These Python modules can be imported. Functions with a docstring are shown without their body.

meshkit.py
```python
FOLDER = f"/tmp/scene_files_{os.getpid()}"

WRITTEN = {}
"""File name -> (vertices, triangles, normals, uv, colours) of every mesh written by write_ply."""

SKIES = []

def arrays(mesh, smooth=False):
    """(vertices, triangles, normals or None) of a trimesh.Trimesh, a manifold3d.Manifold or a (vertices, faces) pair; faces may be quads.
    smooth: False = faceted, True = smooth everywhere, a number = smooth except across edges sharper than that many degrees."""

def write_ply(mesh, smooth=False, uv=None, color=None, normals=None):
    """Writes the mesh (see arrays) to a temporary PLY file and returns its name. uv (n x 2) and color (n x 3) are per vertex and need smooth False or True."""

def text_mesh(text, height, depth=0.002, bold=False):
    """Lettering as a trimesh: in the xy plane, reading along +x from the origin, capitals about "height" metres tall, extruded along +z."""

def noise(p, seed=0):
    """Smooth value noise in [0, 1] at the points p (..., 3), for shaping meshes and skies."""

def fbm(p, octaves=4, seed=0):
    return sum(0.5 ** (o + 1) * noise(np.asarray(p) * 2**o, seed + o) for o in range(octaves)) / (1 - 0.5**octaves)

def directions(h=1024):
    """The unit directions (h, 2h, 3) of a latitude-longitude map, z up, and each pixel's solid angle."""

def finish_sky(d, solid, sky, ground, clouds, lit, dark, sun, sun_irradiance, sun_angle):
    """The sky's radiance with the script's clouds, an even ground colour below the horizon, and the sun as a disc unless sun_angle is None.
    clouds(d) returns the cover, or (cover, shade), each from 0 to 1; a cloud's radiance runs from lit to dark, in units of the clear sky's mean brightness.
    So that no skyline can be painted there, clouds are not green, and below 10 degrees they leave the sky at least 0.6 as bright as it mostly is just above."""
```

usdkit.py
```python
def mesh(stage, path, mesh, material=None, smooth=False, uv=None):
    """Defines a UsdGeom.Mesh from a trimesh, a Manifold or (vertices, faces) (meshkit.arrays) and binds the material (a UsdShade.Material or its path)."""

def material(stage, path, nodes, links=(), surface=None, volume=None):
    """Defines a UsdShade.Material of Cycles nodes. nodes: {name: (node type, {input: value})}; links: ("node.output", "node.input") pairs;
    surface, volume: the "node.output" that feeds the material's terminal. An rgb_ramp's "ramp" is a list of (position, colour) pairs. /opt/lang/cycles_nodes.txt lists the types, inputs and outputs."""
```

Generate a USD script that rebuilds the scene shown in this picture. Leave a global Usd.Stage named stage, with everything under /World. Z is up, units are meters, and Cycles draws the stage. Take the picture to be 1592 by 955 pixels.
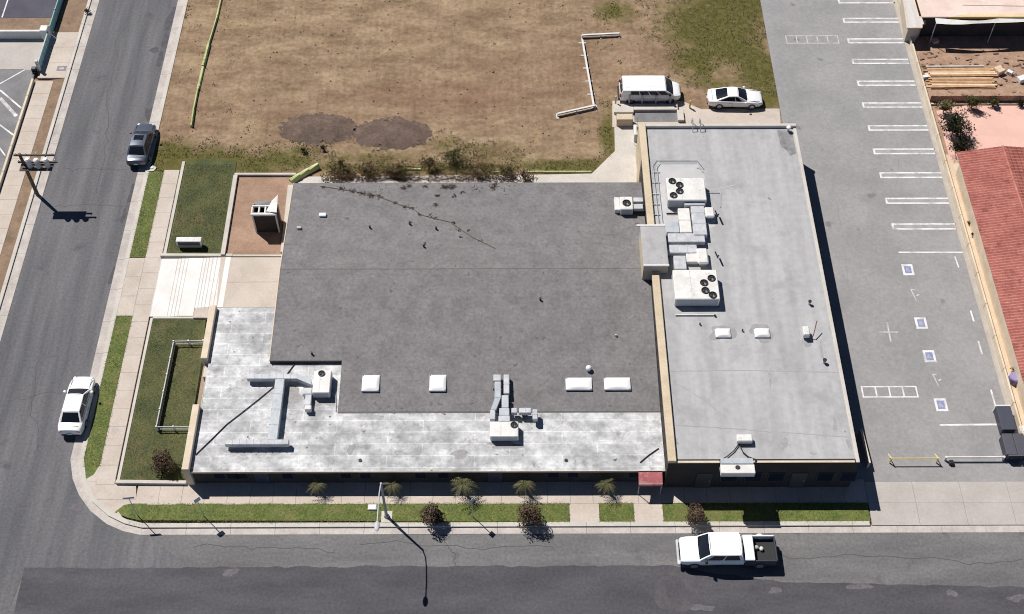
import math, random
import numpy as np
import trimesh, usdkit, meshkit
from shapely.geometry import Polygon, box as sbox, LineString, Point, MultiPolygon
from shapely.ops import unary_union
from pxr import Usd, UsdGeom, UsdLux, UsdShade, Gf, Sdf

stage = Usd.Stage.CreateInMemory()
UsdGeom.SetStageUpAxis(stage, UsdGeom.Tokens.z)
UsdGeom.SetStageMetersPerUnit(stage, 1.0)
UsdGeom.Xform.Define(stage, '/World')
UsdGeom.Scope.Define(stage, '/World/Looks')
rng = np.random.default_rng(7)
random.seed(7)

# ------------------------------------------------------------------ camera, sky, sun, exposure
F, PITCH, YAW, CAMH = 1973.0, math.radians(53.3), 0.00333, 78.7
CAMY = -CAMH / math.tan(PITCH)
FWD = np.array([math.sin(YAW) * math.cos(PITCH), math.cos(YAW) * math.cos(PITCH), -math.sin(PITCH)])
RIGHT = np.array([math.cos(YAW), -math.sin(YAW), 0])
UP = np.cross(RIGHT, FWD)
CAM = np.array([0.0, CAMY, CAMH])
cam = UsdGeom.Camera.Define(stage, '/World/camera')
m4 = np.eye(4)
m4[0, :3], m4[1, :3], m4[2, :3], m4[3, :3] = RIGHT, UP, -FWD, CAM
cam.AddTransformOp().Set(Gf.Matrix4d(m4.tolist()))
cam.CreateHorizontalApertureAttr(36.0)
cam.CreateVerticalApertureAttr(36.0 * 614 / 1024)
cam.CreateFocalLengthAttr(36.0 * F / 1592)
cam.CreateClippingRangeAttr(Gf.Vec2f(1.0, 3000.0))
EXPOSURE = 0.17
cam.CreateExposureAttr(EXPOSURE)

SUN = np.array([-0.54, 0.52, 1.0]); SUN /= np.linalg.norm(SUN)
sky = UsdLux.DomeLight.Define(stage, '/World/sky')
skym = usdkit.material(stage, '/World/Looks/sky_look', {
    's': ('sky_texture', {'sky_type': 'single_scattering', 'sun_disc': False, 'sun_elevation': math.asin(SUN[2]), 'sun_rotation': math.atan2(SUN[0], SUN[1]), 'air_density': 0.55, 'aerosol_density': 0.1, 'ozone_density': 3.0}),
    'b': ('background_shader', {'strength': 0.05})}, [('s.color', 'b.color')], surface='b.background')
UsdShade.MaterialBindingAPI.Apply(sky.GetPrim()).Bind(skym)
sun = UsdLux.DistantLight.Define(stage, '/World/sun')
sun.CreateNormalizeAttr(True)
sun.CreateIntensityAttr(1.25)
sun.CreateAngleAttr(0.5)
sun.CreateColorAttr(Gf.Vec3f(1.0, 0.965, 0.925))
zx = SUN
xx = np.cross([0, 0, 1], zx); xx /= np.linalg.norm(xx)
yx = np.cross(zx, xx)
ms = np.eye(4); ms[0, :3], ms[1, :3], ms[2, :3] = xx, yx, zx
sun.AddTransformOp().Set(Gf.Matrix4d(ms.tolist()))


def G(px, py, z=0.0):
    """Where the sight line through a point of the 1592 x 955 photograph meets the level z."""
    d = FWD + RIGHT * (px - 796) / F - UP * (py - 477.5) / F
    return CAM + d * (z - CAMH) / d[2]


def GX(px, py, z=0.0): return float(G(px, py, z)[0])
def GY(py, z=0.0, px=785): return float(G(px, py, z)[1])
def GP(pts, z=0.0): return [tuple(G(x, y, z)[:2]) for x, y in pts]


# ------------------------------------------------------------------ materials
def mat(name, c1, c2=None, scale=0.6, rough=0.85, fine=0.18, fscale=9.0, bump=0.0, stretch=None, metallic=0.0,
        lo=0.38, hi=0.62, blot=None, bscale=0.35, bpos=(0.56, 0.66), seam=None, island=0.0, spec=0.3, coat=0.0, trans=0.0, speck=None):
    c2 = c2 or c1
    n = {'g': ('geometry', {}), 'p': ('principled_bsdf', {'roughness': rough, 'metallic': metallic, 'specular_ior_level': spec, 'coat_weight': coat}),
         'n1': ('noise_texture', {'scale': scale, 'detail': 6.0, 'roughness': 0.6}),
         'r1': ('rgb_ramp', {'ramp': [(0, c1), (lo, c1), (hi, c2), (1, c2)]}),
         'n2': ('noise_texture', {'scale': fscale, 'detail': 3.0, 'roughness': 0.65}),
         'r2': ('rgb_ramp', {'ramp': [(0.25, (1 - fine,) * 3), (0.75, (1 + fine,) * 3)]}),
         'mu': ('mix', {'mix_type': 'multiply', 'fac': 1.0})}
    l = [('n1.fac', 'r1.fac'), ('n2.fac', 'r2.fac'), ('r1.color', 'mu.color1'), ('r2.color', 'mu.color2')]
    src = 'g.position'
    if stretch:
        n['mp'] = ('mapping', {'scale': stretch}); l.append(('g.position', 'mp.vector')); src = 'mp.vector'
    l += [(src, 'n1.vector'), ('g.position', 'n2.vector')]
    out = 'mu.color'
    if blot:
        n['n3'] = ('noise_texture', {'scale': bscale, 'detail': 8.0, 'roughness': 0.7})
        n['r3'] = ('rgb_ramp', {'ramp': [(0, (0, 0, 0)), (bpos[0], (0, 0, 0)), (bpos[1], (1, 1, 1)), (1, (1, 1, 1))]})
        n['m3'] = ('mix', {'color2': blot})
        l += [('g.position', 'n3.vector'), ('n3.fac', 'r3.fac'), ('r3.color', 'm3.fac'), (out, 'm3.color1')]
        out = 'm3.color'
    if speck:
        n['n4'] = ('noise_texture', {'scale': speck[1], 'detail': 2.0, 'roughness': 0.5})
        n['r4'] = ('rgb_ramp', {'ramp': [(0, (0, 0, 0)), (speck[2], (0, 0, 0)), (speck[2] + 0.05, (1, 1, 1)), (1, (1, 1, 1))]})
        n['m4'] = ('mix', {'color2': speck[0]})
        l += [('g.position', 'n4.vector'), ('n4.fac', 'r4.fac'), ('r4.color', 'm4.fac'), (out, 'm4.color1')]
        out = 'm4.color'
    if seam:
        n['bk'] = ('brick_texture', {'color1': (1, 1, 1), 'color2': (seam[2],) * 3, 'mortar': (seam[3],) * 3, 'scale': 1.0, 'mortar_size': 0.05, 'mortar_smooth': 0.6,
                                     'brick_width': seam[0], 'row_height': seam[1], 'offset': 0.4})
        n['ms'] = ('mix', {'mix_type': 'multiply', 'fac': 1.0})
        l += [('g.position', 'bk.vector'), (out, 'ms.color1'), ('bk.color', 'ms.color2')]
        out = 'ms.color'
    if island:
        n['ri'] = ('rgb_ramp', {'ramp': [(0, (1 - island,) * 3), (1, (1 + island,) * 3)]})
        n['mi'] = ('mix', {'mix_type': 'multiply', 'fac': 1.0})
        l += [('g.random_per_island', 'ri.fac'), (out, 'mi.color1'), ('ri.color', 'mi.color2')]
        out = 'mi.color'
    l.append((out, 'p.base_color'))
    if bump:
        n['bp'] = ('bump', {'strength': bump, 'distance': 0.03}); l += [('n2.fac', 'bp.height'), ('bp.normal', 'p.normal')]
    surf = 'p.BSDF'
    if trans:
        n['tr'] = ('translucent_bsdf', {}); n['mx'] = ('mix_closure', {'fac': trans})
        l += [(out, 'tr.color'), ('p.BSDF', 'mx.closure1'), ('tr.BSDF', 'mx.closure2')]
        surf = 'mx.closure'
    return usdkit.material(stage, '/World/Looks/' + name, n, l, surface=surf)


def plain(name, c, rough=0.5, metallic=0.0, spec=0.5, coat=0.0, fine=0.06):
    return mat(name, c, tuple(x * 0.9 for x in c), scale=1.5, rough=rough, metallic=metallic, spec=spec, coat=coat, fine=fine, fscale=5)


ASPH = mat('asphalt_look', (.090, .089, .096), (.150, .147, .153), scale=.55, stretch=(1.7, .13, 1), fine=.24, fscale=5, bump=.4, lo=.34, hi=.68, blot=(.072, .068, .077), bscale=.4, bpos=(.60, .72))
ASPH_S = mat('asphalt_south_look', (.115, .111, .114), (.175, .168, .168), scale=.45, stretch=(.3, 1.2, 1), fine=.24, fscale=5, bump=.4, lo=.34, hi=.68, blot=(.09, .084, .09), bscale=.5, bpos=(.58, .74))
ASPH_D = mat('asphalt_dark_look', (.060, .057, .065), (.090, .086, .094), scale=.5, stretch=(.35, 1.1, 1), fine=.24, fscale=5, bump=.4, lo=.34, hi=.68, blot=(.135, .125, .128), bscale=.22, bpos=(.60, .78))
LOT = mat('lot_look', (.250, .243, .243), (.29, .281, .28), scale=.25, fine=.12, fscale=4, bump=.25, blot=(.215, .209, .208), bscale=.22, bpos=(.53, .75), speck=((.18, .173, .172), .55, .70))
LOT_W = mat('west_lot_look', (.16, .155, .16), (.21, .205, .21), scale=.5, fine=.15, bump=.2)
LOT_N = mat('north_lot_look', (.066, .062, .085), (.082, .078, .1), scale=.5, fine=.15, bump=.2)
CONC = mat('concrete_look', (.46, .395, .335), (.52, .455, .395), scale=.45, fine=.10, fscale=6, bump=.15, blot=(.36, .32, .285), bscale=.5, bpos=(.58, .75))
CONC_L = mat('pale_concrete_look', (.47, .435, .385), (.54, .50, .45), scale=.5, fine=.09, fscale=6, bump=.15, blot=(.40, .365, .32), bscale=.4, bpos=(.6, .8))
CONC_G = mat('gutter_look', (.40, .36, .33), (.50, .46, .42), scale=.8, fine=.14, fscale=6, bump=.15, blot=(.30, .275, .26), bscale=.5, bpos=(.58, .72))
APRON = mat('apron_look', (.39, .36, .33), (.44, .405, .375), scale=.4, fine=.08, fscale=6, bump=.15)
STEPW = mat('step_look', (.74, .72, .69), (.66, .63, .60), scale=.7, fine=.06)
GRASS = mat('grass_look', (.088, .118, .028), (.135, .155, .04), scale=1.1, fine=.5, fscale=6, bump=1.0, blot=(.17, .15, .06), bscale=.7, bpos=(.52, .72))
LAWN = mat('lawn_look', (.056, .068, .024), (.095, .098, .034), scale=.6, fine=.42, fscale=7, bump=.8, blot=(.13, .105, .048), bscale=.4, bpos=(.52, .72))
SOIL = mat('soil_look', (.27, .17, .115), (.36, .235, .165), scale=.5, fine=.16, fscale=5, bump=.5)
BARE = mat('parkway_soil_look', (.19, .125, .085), (.25, .17, .11), scale=.8, fine=.2, fscale=5, bump=.5, blot=(.12, .11, .05), bscale=.9)
MULCH = mat('mulch_look', (.092, .064, .048), (.132, .09, .07), scale=.8, fine=.34, fscale=4, bump=.8, blot=(.19, .125, .09), bscale=.9, bpos=(.58, .72))
YARD = mat('yard_look', (.29, .18, .12), (.38, .25, .175), scale=.9, fine=.2, fscale=5, bump=.6, blot=(.17, .10, .07), bscale=.8, bpos=(.6, .7))
PINK = mat('patio_look', (.62, .39, .32), (.68, .43, .36), scale=.4, fine=.05)
TANP = mat('side_yard_look', (.52, .40, .28), (.58, .46, .34), scale=1.0, fine=.12)
DKROOF = mat('dark_roof_look', (.155, .147, .148), (.195, .186, .187), scale=.7, fine=.26, fscale=4.0, bump=.35, blot=(.205, .188, .184), bscale=.9, bpos=(.5, .8), seam=(11.0, 1.02, .965, .93), speck=((.12, .11, .108), 1.4, .70))
WHROOF = mat('white_roof_look', (.63, .63, .63), (.33, .33, .335), scale=.75, stretch=(.8, 1.1, 1), fine=.26, fscale=2.4, lo=.36, hi=.66, blot=(.22, .212, .205), bscale=1.3, bpos=(.54, .76), seam=(6.1, .95, .88, 1.16), speck=((.15, .14, .13), 1.6, .70))
GYROOF = mat('grey_roof_look', (.342, .337, .340), (.412, .407, .408), scale=.6, stretch=(1.6, .14, 1), fine=.10, fscale=2.2, blot=(.25, .245, .25), bscale=.4, bpos=(.52, .8), speck=((.22, .215, .22), 1.1, .72))
STAIN = mat('stain_look', (.15, .145, .145), (.30, .295, .30), scale=1.4, fine=.1, lo=.3, hi=.7)
PADW = mat('roof_coating_look', (.42, .41, .415), (.48, .47, .47), scale=.8, fine=.06)
TAN = mat('tan_stucco_look', (.50, .41, .285), (.57, .475, .345), scale=.9, fine=.12, fscale=8)
TAN2 = mat('beige_coping_look', (.56, .46, .34), (.64, .55, .43), scale=.9, fine=.10)
SHADEW = mat('shaded_brown_wall_look', (.036, .030, .028), (.05, .041, .037), scale=.8, fine=.1)  # brown wall colour darkened further to hold the shade of the south faces
STUC = mat('stucco_wall_look', (.40, .34, .28), (.46, .40, .33), scale=.8, fine=.08)
WTRIM = mat('white_trim_look', (.60, .58, .55), (.70, .68, .65), scale=1.0, fine=.08, blot=(.48, .45, .41), bscale=1.5, bpos=(.58, .75))
METAL = mat('duct_metal_look', (.40, .41, .43), (.52, .53, .55), scale=1.5, rough=.55, metallic=.0, fine=.1, blot=(.33, .29, .25), bscale=2.0, bpos=(.58, .74))
METALB = mat('galvanised_look', (.36, .39, .42), (.46, .49, .51), scale=1.2, rough=.5, fine=.1, blot=(.30, .28, .26), bscale=1.8, bpos=(.58, .74))
ACW = mat('ac_casing_look', (.60, .585, .555), (.70, .69, .66), scale=1.2, rough=.5, fine=.08, blot=(.44, .40, .36), bscale=1.6, bpos=(.56, .74))
ACG = plain('ac_side_look', (.42, .43, .45), .6)
BLACK = plain('black_look', (.012, .012, .014), .6)
FAN = plain('fan_look', (.03, .032, .036), .5)
DOME = mat('skylight_look', (.80, .79, .80), (.86, .85, .86), scale=1.0, rough=.35, fine=.02)
PAINT = mat('white_marking_look', (.66, .65, .645), (.74, .73, .725), scale=2.0, fine=.14, blot=(.36, .35, .348), bscale=1.1, bpos=(.46, .66))
PAINT_F = mat('faded_marking_look', (.50, .485, .48), (.58, .565, .56), scale=2.0, fine=.1, blot=(.32, .305, .305), bscale=2.0, bpos=(.46, .62))
BLUE = mat('blue_marking_look', (.20, .22, .36), (.27, .29, .42), scale=3, fine=.1)
YELLOW = plain('yellow_paint_look', (.70, .56, .20), .5)
REDF = mat('red_canvas_look', (.34, .07, .09), (.42, .14, .14), scale=.9, rough=.8, fine=.1, blot=(.50, .32, .28), bscale=1.3, bpos=(.48, .68))
TILE = mat('red_tile_look', (.37, .13, .105), (.45, .175, .14), scale=.9, fine=.24, fscale=5, blot=(.26, .085, .07), bscale=1.1, bpos=(.52, .68), speck=((.46, .22, .17), 2.6, .68))
PKROOF = mat('pink_roof_look', (.62, .48, .41), (.70, .57, .50), scale=.5, fine=.08, blot=(.74, .66, .60), bscale=.4)
WOOD = mat('timber_look', (.42, .24, .12), (.52, .33, .18), scale=2, fine=.2)
WOODP = mat('pale_timber_look', (.62, .46, .30), (.70, .56, .40), scale=2, fine=.15)
FENCEW = mat('fence_wood_look', (.32, .20, .14), (.42, .28, .20), scale=2, fine=.2)
BARK = mat('bark_look', (.11, .08, .055), (.16, .12, .085), scale=4, fine=.3)
POLE = mat('pole_wood_look', (.10, .075, .055), (.15, .115, .085), scale=4, fine=.3)
POLEG = mat('concrete_pole_look', (.36, .34, .32), (.42, .40, .38), scale=4, fine=.1)
LEAF_DRY = mat('dry_leaf_look', (.20, .135, .065), (.30, .21, .11), scale=1.5, island=.45, fine=.2, trans=.15, blot=(.15, .15, .045), bscale=.7, bpos=(.52, .6))
LEAF_RED = mat('red_leaf_look', (.19, .125, .085), (.28, .19, .13), scale=2, island=.45, fine=.2, trans=.12)
LEAF_GRN = mat('green_leaf_look', (.12, .125, .035), (.19, .175, .065), scale=1.5, island=.45, fine=.2, trans=.2)
LEAF_DK = mat('dark_leaf_look', (.028, .032, .014), (.045, .048, .02), scale=1.5, island=.4, fine=.2, trans=.12)
LEAF_YEL = mat('yellow_leaf_look', (.22, .19, .07), (.30, .25, .12), scale=1.5, island=.4, fine=.2, trans=.15)
FROND = mat('frond_look', (.17, .175, .07), (.28, .25, .13), scale=2, island=.4, fine=.2, trans=.15)
LIME = mat('green_screen_look', (.38, .42, .18), (.50, .53, .27), scale=.7, fine=.12, blot=(.27, .32, .12), bscale=.6)
TEAL = mat('teal_fence_look', (.20, .42, .40), (.27, .48, .44), scale=1, fine=.1)
CARW = mat('white_car_paint_look', (.80, .80, .80), (.82, .82, .82), scale=1, rough=.25, fine=.01, coat=.6, spec=.5)
CARS = plain('silver_paint_look', (.10, .115, .15), .28, metallic=.35, coat=.6, fine=.02)
CARD = plain('dark_vehicle_look', (.045, .047, .062), .45, spec=.4)
GLASSD = plain('tinted_glass_look', (.010, .012, .018), .12, spec=.5, fine=.01)
TYRE = plain('tyre_look', (.02, .02, .021), .85)
RIM = plain('rim_look', (.45, .46, .48), .3, metallic=.7)
LAMPR = plain('tail_lamp_look', (.35, .02, .02), .3)
LAMPW = plain('head_lamp_look', (.65, .67, .70), .15)
PURPLE = plain('purple_cover_look', (.26, .22, .42), .7)
BLUEB = plain('blue_plastic_look', (.10, .20, .42), .5)
CARDB = plain('cardboard_look', (.62, .46, .33), .9)
WHITEP = plain('white_plastic_look', (.74, .75, .76), .6)
RIDGEM = mat('ridge_look', (.13, .12, .118), (.15, .14, .137), scale=2, fine=.1)


def field_mat():
    n = {'g': ('geometry', {}), 'a': ('attribute', {'attribute': 'grass'}), 'd': ('attribute', {'attribute': 'rust'}),
         'p': ('principled_bsdf', {'roughness': .95, 'specular_ior_level': .1}),
         'mp': ('mapping', {'scale': (.55, 1.25, 1)}), 'n1': ('noise_texture', {'scale': .42, 'detail': 9.0, 'roughness': .7}),
         'r1': ('rgb_ramp', {'ramp': [(0, (.165, .110, .066)), (.36, (.185, .125, .078)), (.5, (.26, .182, .115)), (.62, (.325, .237, .152)), (1, (.37, .28, .185))]}),
         'n2': ('noise_texture', {'scale': 2.6, 'detail': 7.0, 'roughness': .78}),
         'r2': ('rgb_ramp', {'ramp': [(.25, (.55,) * 3), (.5, (1,) * 3), (.75, (1.38,) * 3)]}),
         'mu': ('mix', {'mix_type': 'multiply', 'fac': 1.0}),
         'n3': ('noise_texture', {'scale': .9, 'detail': 9.0, 'roughness': .75}),
         's': ('math', {'math_type': 'multiply_add', 'value2': 1.3, 'value3': -.65}),
         'ad': ('math', {'math_type': 'add'}),
         'mr': ('map_range', {'from_min': .25, 'from_max': .72, 'to_min': 0, 'to_max': 1, 'clamp': True}),
         'gr': ('rgb_ramp', {'ramp': [(0, (.05, .055, .014)), (.45, (.095, .088, .026)), (.7, (.16, .13, .05)), (1, (.2, .16, .07))]}),
         'm5': ('mapping', {'scale': (2.6, .13, 1)}), 'n5': ('noise_texture', {'scale': 1.0, 'detail': 4.0, 'roughness': .6}), 'r5': ('rgb_ramp', {'ramp': [(.3, (.90,) * 3), (.5, (1,) * 3), (.7, (1.08,) * 3)]}), 'mf': ('mix', {'mix_type': 'multiply', 'fac': 1.0}),
         'mx': ('mix', {}),
         'rr': ('mix', {'color2': (.17, .088, .066)}),
         'rm': ('math', {'math_type': 'multiply', 'value2': 1.0}),
         'bp': ('bump', {'strength': .7, 'distance': .06})}
    l = [('g.position', 'mp.vector'), ('mp.vector', 'n1.vector'), ('g.position', 'n2.vector'), ('g.position', 'n3.vector'), ('n1.fac', 'r1.fac'), ('n2.fac', 'r2.fac'),
         ('n3.fac', 's.value1'), ('s.value', 'ad.value1'), ('a.fac', 'ad.value2'), ('ad.value', 'mr.value'),
         ('d.fac', 'rm.value1'), ('n3.fac', 'rm.value2'), ('r1.color', 'rr.color1'), ('rm.value', 'rr.fac'),
         ('n2.fac', 'gr.fac'), ('rr.color', 'mu.color1'), ('r2.color', 'mu.color2'), ('g.position', 'm5.vector'), ('m5.vector', 'n5.vector'), ('n5.fac', 'r5.fac'), ('mu.color', 'mf.color1'), ('r5.color', 'mf.color2'), ('mf.color', 'mx.color1'), ('gr.color', 'mx.color2'), ('mr.result', 'mx.fac'),
         ('mx.color', 'p.base_color'), ('n2.fac', 'bp.height'), ('bp.normal', 'p.normal')]
    return usdkit.material(stage, '/World/Looks/field_look', n, l, surface='p.BSDF')


FIELD = field_mat()

# ------------------------------------------------------------------ scene helpers
used = {}


def path_for(parent, name):
    key = (str(parent), name)
    k = used.get(key, -1) + 1
    used[key] = k
    return f'{parent}/{name}' + (f'_{k:03d}' if k else '')


def setd(prim, **kw):
    for k, v in kw.items():
        if v: prim.SetCustomDataByKey(k, v)


def cat_(meshes):
    return trimesh.util.concatenate([x for x in meshes])


class Thing:
    def __init__(self, name, label=None, category=None, loc=(0, 0, 0), rotz=0.0, group=None, kind=None):
        self.path = path_for('/World', name); self.loc = np.array(loc, float); self.rotz = rotz
        x = UsdGeom.Xform.Define(stage, self.path)
        x.AddTranslateOp().Set(Gf.Vec3d(*map(float, loc)))
        if rotz: x.AddRotateZOp().Set(math.degrees(rotz))
        self.prim = x.GetPrim()
        setd(self.prim, label=label, category=category, group=group, kind=kind)

    def add(self, name, mesh, m, parent=None, smooth=False, world=True, label=None, kind=None):
        """A part given in world coordinates (world) or in the thing's own."""
        p = path_for(parent or self.path, name)
        mesh = mesh.copy()
        if world: mesh.apply_translation(-self.loc)
        g = usdkit.mesh(stage, p, mesh, m, smooth=smooth)
        setd(g.GetPrim(), label=label, kind=kind)
        return p


def solo(name, mesh, m, label=None, category=None, group=None, kind=None, smooth=False, prim=None):
    p = path_for('/World', name)
    g = usdkit.mesh(stage, p, mesh, m, smooth=smooth)
    setd(g.GetPrim(), label=label, category=category, group=group, kind=kind)
    for k, v in (prim or {}).items():
        UsdGeom.PrimvarsAPI(g).CreatePrimvar(k, Sdf.ValueTypeNames.FloatArray, 'vertex').Set(list(map(float, v)))
    return g


def copy_of(thing, name, label, category, loc, rotz=0.0, group=None, scale=None):
    p = path_for('/World', name)
    x = UsdGeom.Xform.Define(stage, p)
    x.GetPrim().GetReferences().AddInternalReference(thing.path)
    x.GetPrim().SetInstanceable(True)
    x.ClearXformOpOrder()
    xf = UsdGeom.Xformable(x)
    t = x.GetPrim().GetAttribute('xformOp:translate')
    ops = []
    t = UsdGeom.XformOp(x.GetPrim().CreateAttribute('xformOp:translate', Sdf.ValueTypeNames.Double3)); t.Set(Gf.Vec3d(*map(float, loc))); ops.append(t)
    r = UsdGeom.XformOp(x.GetPrim().CreateAttribute('xformOp:rotateZ', Sdf.ValueTypeNames.Float)); r.Set(math.degrees(rotz)); ops.append(r)
    if scale:
        s = UsdGeom.XformOp(x.GetPrim().CreateAttribute('xformOp:scale', Sdf.ValueTypeNames.Float3)); s.Set(Gf.Vec3f(scale, scale, scale)); ops.append(s)
    xf.SetXformOpOrder(ops)
    setd(x.GetPrim(), label=label, category=category, group=group)
    return p


def ext(poly, z0, z1):
    if not isinstance(poly, (Polygon, MultiPolygon)): poly = Polygon(poly)
    poly = poly.buffer(0)
    ps = [poly] if isinstance(poly, Polygon) else list(poly.geoms)
    out = []
    for p in ps:
        if p.area < 1e-5: continue
        e = trimesh.creation.extrude_polygon(p, z1 - z0); e.apply_translation([0, 0, z0]); out.append(e)
    return cat_(out)


def bx(x0, y0, z0, x1, y1, z1):
    b = trimesh.creation.box([abs(x1 - x0), abs(y1 - y0), abs(z1 - z0)])
    b.apply_translation([(x0 + x1) / 2, (y0 + y1) / 2, (z0 + z1) / 2])
    return b


def bev(x0, y0, z0, x1, y1, z1, r=.04):
    """A box with chamfered edges."""
    import manifold3d as mf
    x0, x1 = sorted((x0, x1)); y0, y1 = sorted((y0, y1)); z0, z1 = sorted((z0, z1))
    r = min(r, (x1 - x0) * .4, (y1 - y0) * .4, (z1 - z0) * .4)
    pts = []
    for sx, x in ((1, x0), (-1, x1)):
        for sy, y in ((1, y0), (-1, y1)):
            for sz, z in ((1, z0), (-1, z1)):
                pts += [(x + sx * r, y + sy * r, z), (x + sx * r, y, z + sz * r), (x, y + sy * r, z + sz * r)]
    return trimesh.convex.convex_hull(np.array(pts))


def pxbox(x0, y0, x1, y1, zt):
    """World rectangle (X0, Y0, X1, Y1) of a level face seen between these picture lines."""
    ym = (y0 + y1) / 2
    return GX(x0, ym, zt), GY(y1, zt), GX(x1, ym, zt), GY(y0, zt)


def cyl(p, q, r, n=10, r2=None):
    p, q = np.array(p, float), np.array(q, float)
    d = q - p; L = np.linalg.norm(d); d = d / L
    a = np.cross(d, [0, 0, 1]) if abs(d[2]) < .9 else np.cross(d, [1, 0, 0]); a /= np.linalg.norm(a); b = np.cross(d, a)
    th = np.arange(n) * 2 * math.pi / n
    ring = np.cos(th)[:, None] * a + np.sin(th)[:, None] * b
    r2 = r if r2 is None else r2
    v = np.vstack([p + ring * r, q + ring * r2, [p], [q]])
    f = []
    for i in range(n):
        j = (i + 1) % n
        f += [[i, n + i, n + j], [i, n + j, j], [2 * n, i, j], [2 * n + 1, n + j, n + i]]
    t = trimesh.Trimesh(v, f, process=False); t.fix_normals(); return t


def tube(pts, r, n=6):
    return cat_([cyl(pts[i], pts[i + 1], r, n) for i in range(len(pts) - 1)])


def _tri(poly, step):
    from scipy.spatial import Delaunay
    x0, y0, x1, y1 = poly.bounds
    gx, gy = np.meshgrid(np.arange(x0, x1, step), np.arange(y0, y1, step))
    c = np.c_[gx.ravel(), gy.ravel()] + np.random.default_rng(3).uniform(-.2, .2, (gx.size, 2)) * step
    import shapely
    inn = shapely.contains_xy(poly.buffer(-step * .35), c[:, 0], c[:, 1])
    edge = np.array(poly.segmentize(step).exterior.coords)[:-1]
    pts = np.vstack([edge, c[inn]])
    t = Delaunay(pts).simplices
    cen = pts[t].mean(1)
    t = t[shapely.contains_xy(poly, cen[:, 0], cen[:, 1])]
    a, b, c_ = pts[t[:, 0]], pts[t[:, 1]], pts[t[:, 2]]
    s = (b[:, 0] - a[:, 0]) * (c_[:, 1] - a[:, 1]) - (b[:, 1] - a[:, 1]) * (c_[:, 0] - a[:, 0])
    t[s < 0] = t[s < 0][:, ::-1]
    return pts, t[np.abs(s) > 1e-9]


def slabs(thing, name, poly, axis, step, z0, z1, m, gap=.018):
    """A pavement cut into its cast slabs, each a part."""
    poly = Polygon(poly) if not isinstance(poly, Polygon) else poly
    x0, y0, x1, y1 = poly.bounds
    a, b = (x0, x1) if axis == 'x' else (y0, y1)
    k = max(1, round((b - a) / step)); st = (b - a) / k
    for i in range(k):
        lo, hi = a + i * st + gap / 2, a + (i + 1) * st - gap / 2
        s = poly.intersection(sbox(lo, y0 - 1, hi, y1 + 1) if axis == 'x' else sbox(x0 - 1, lo, x1 + 1, hi))
        if s.is_empty or s.area < .02: continue
        thing.add(name, ext(s, z0, z1 + .003 * math.sin(i * 2.3)), m, world=True)


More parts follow.
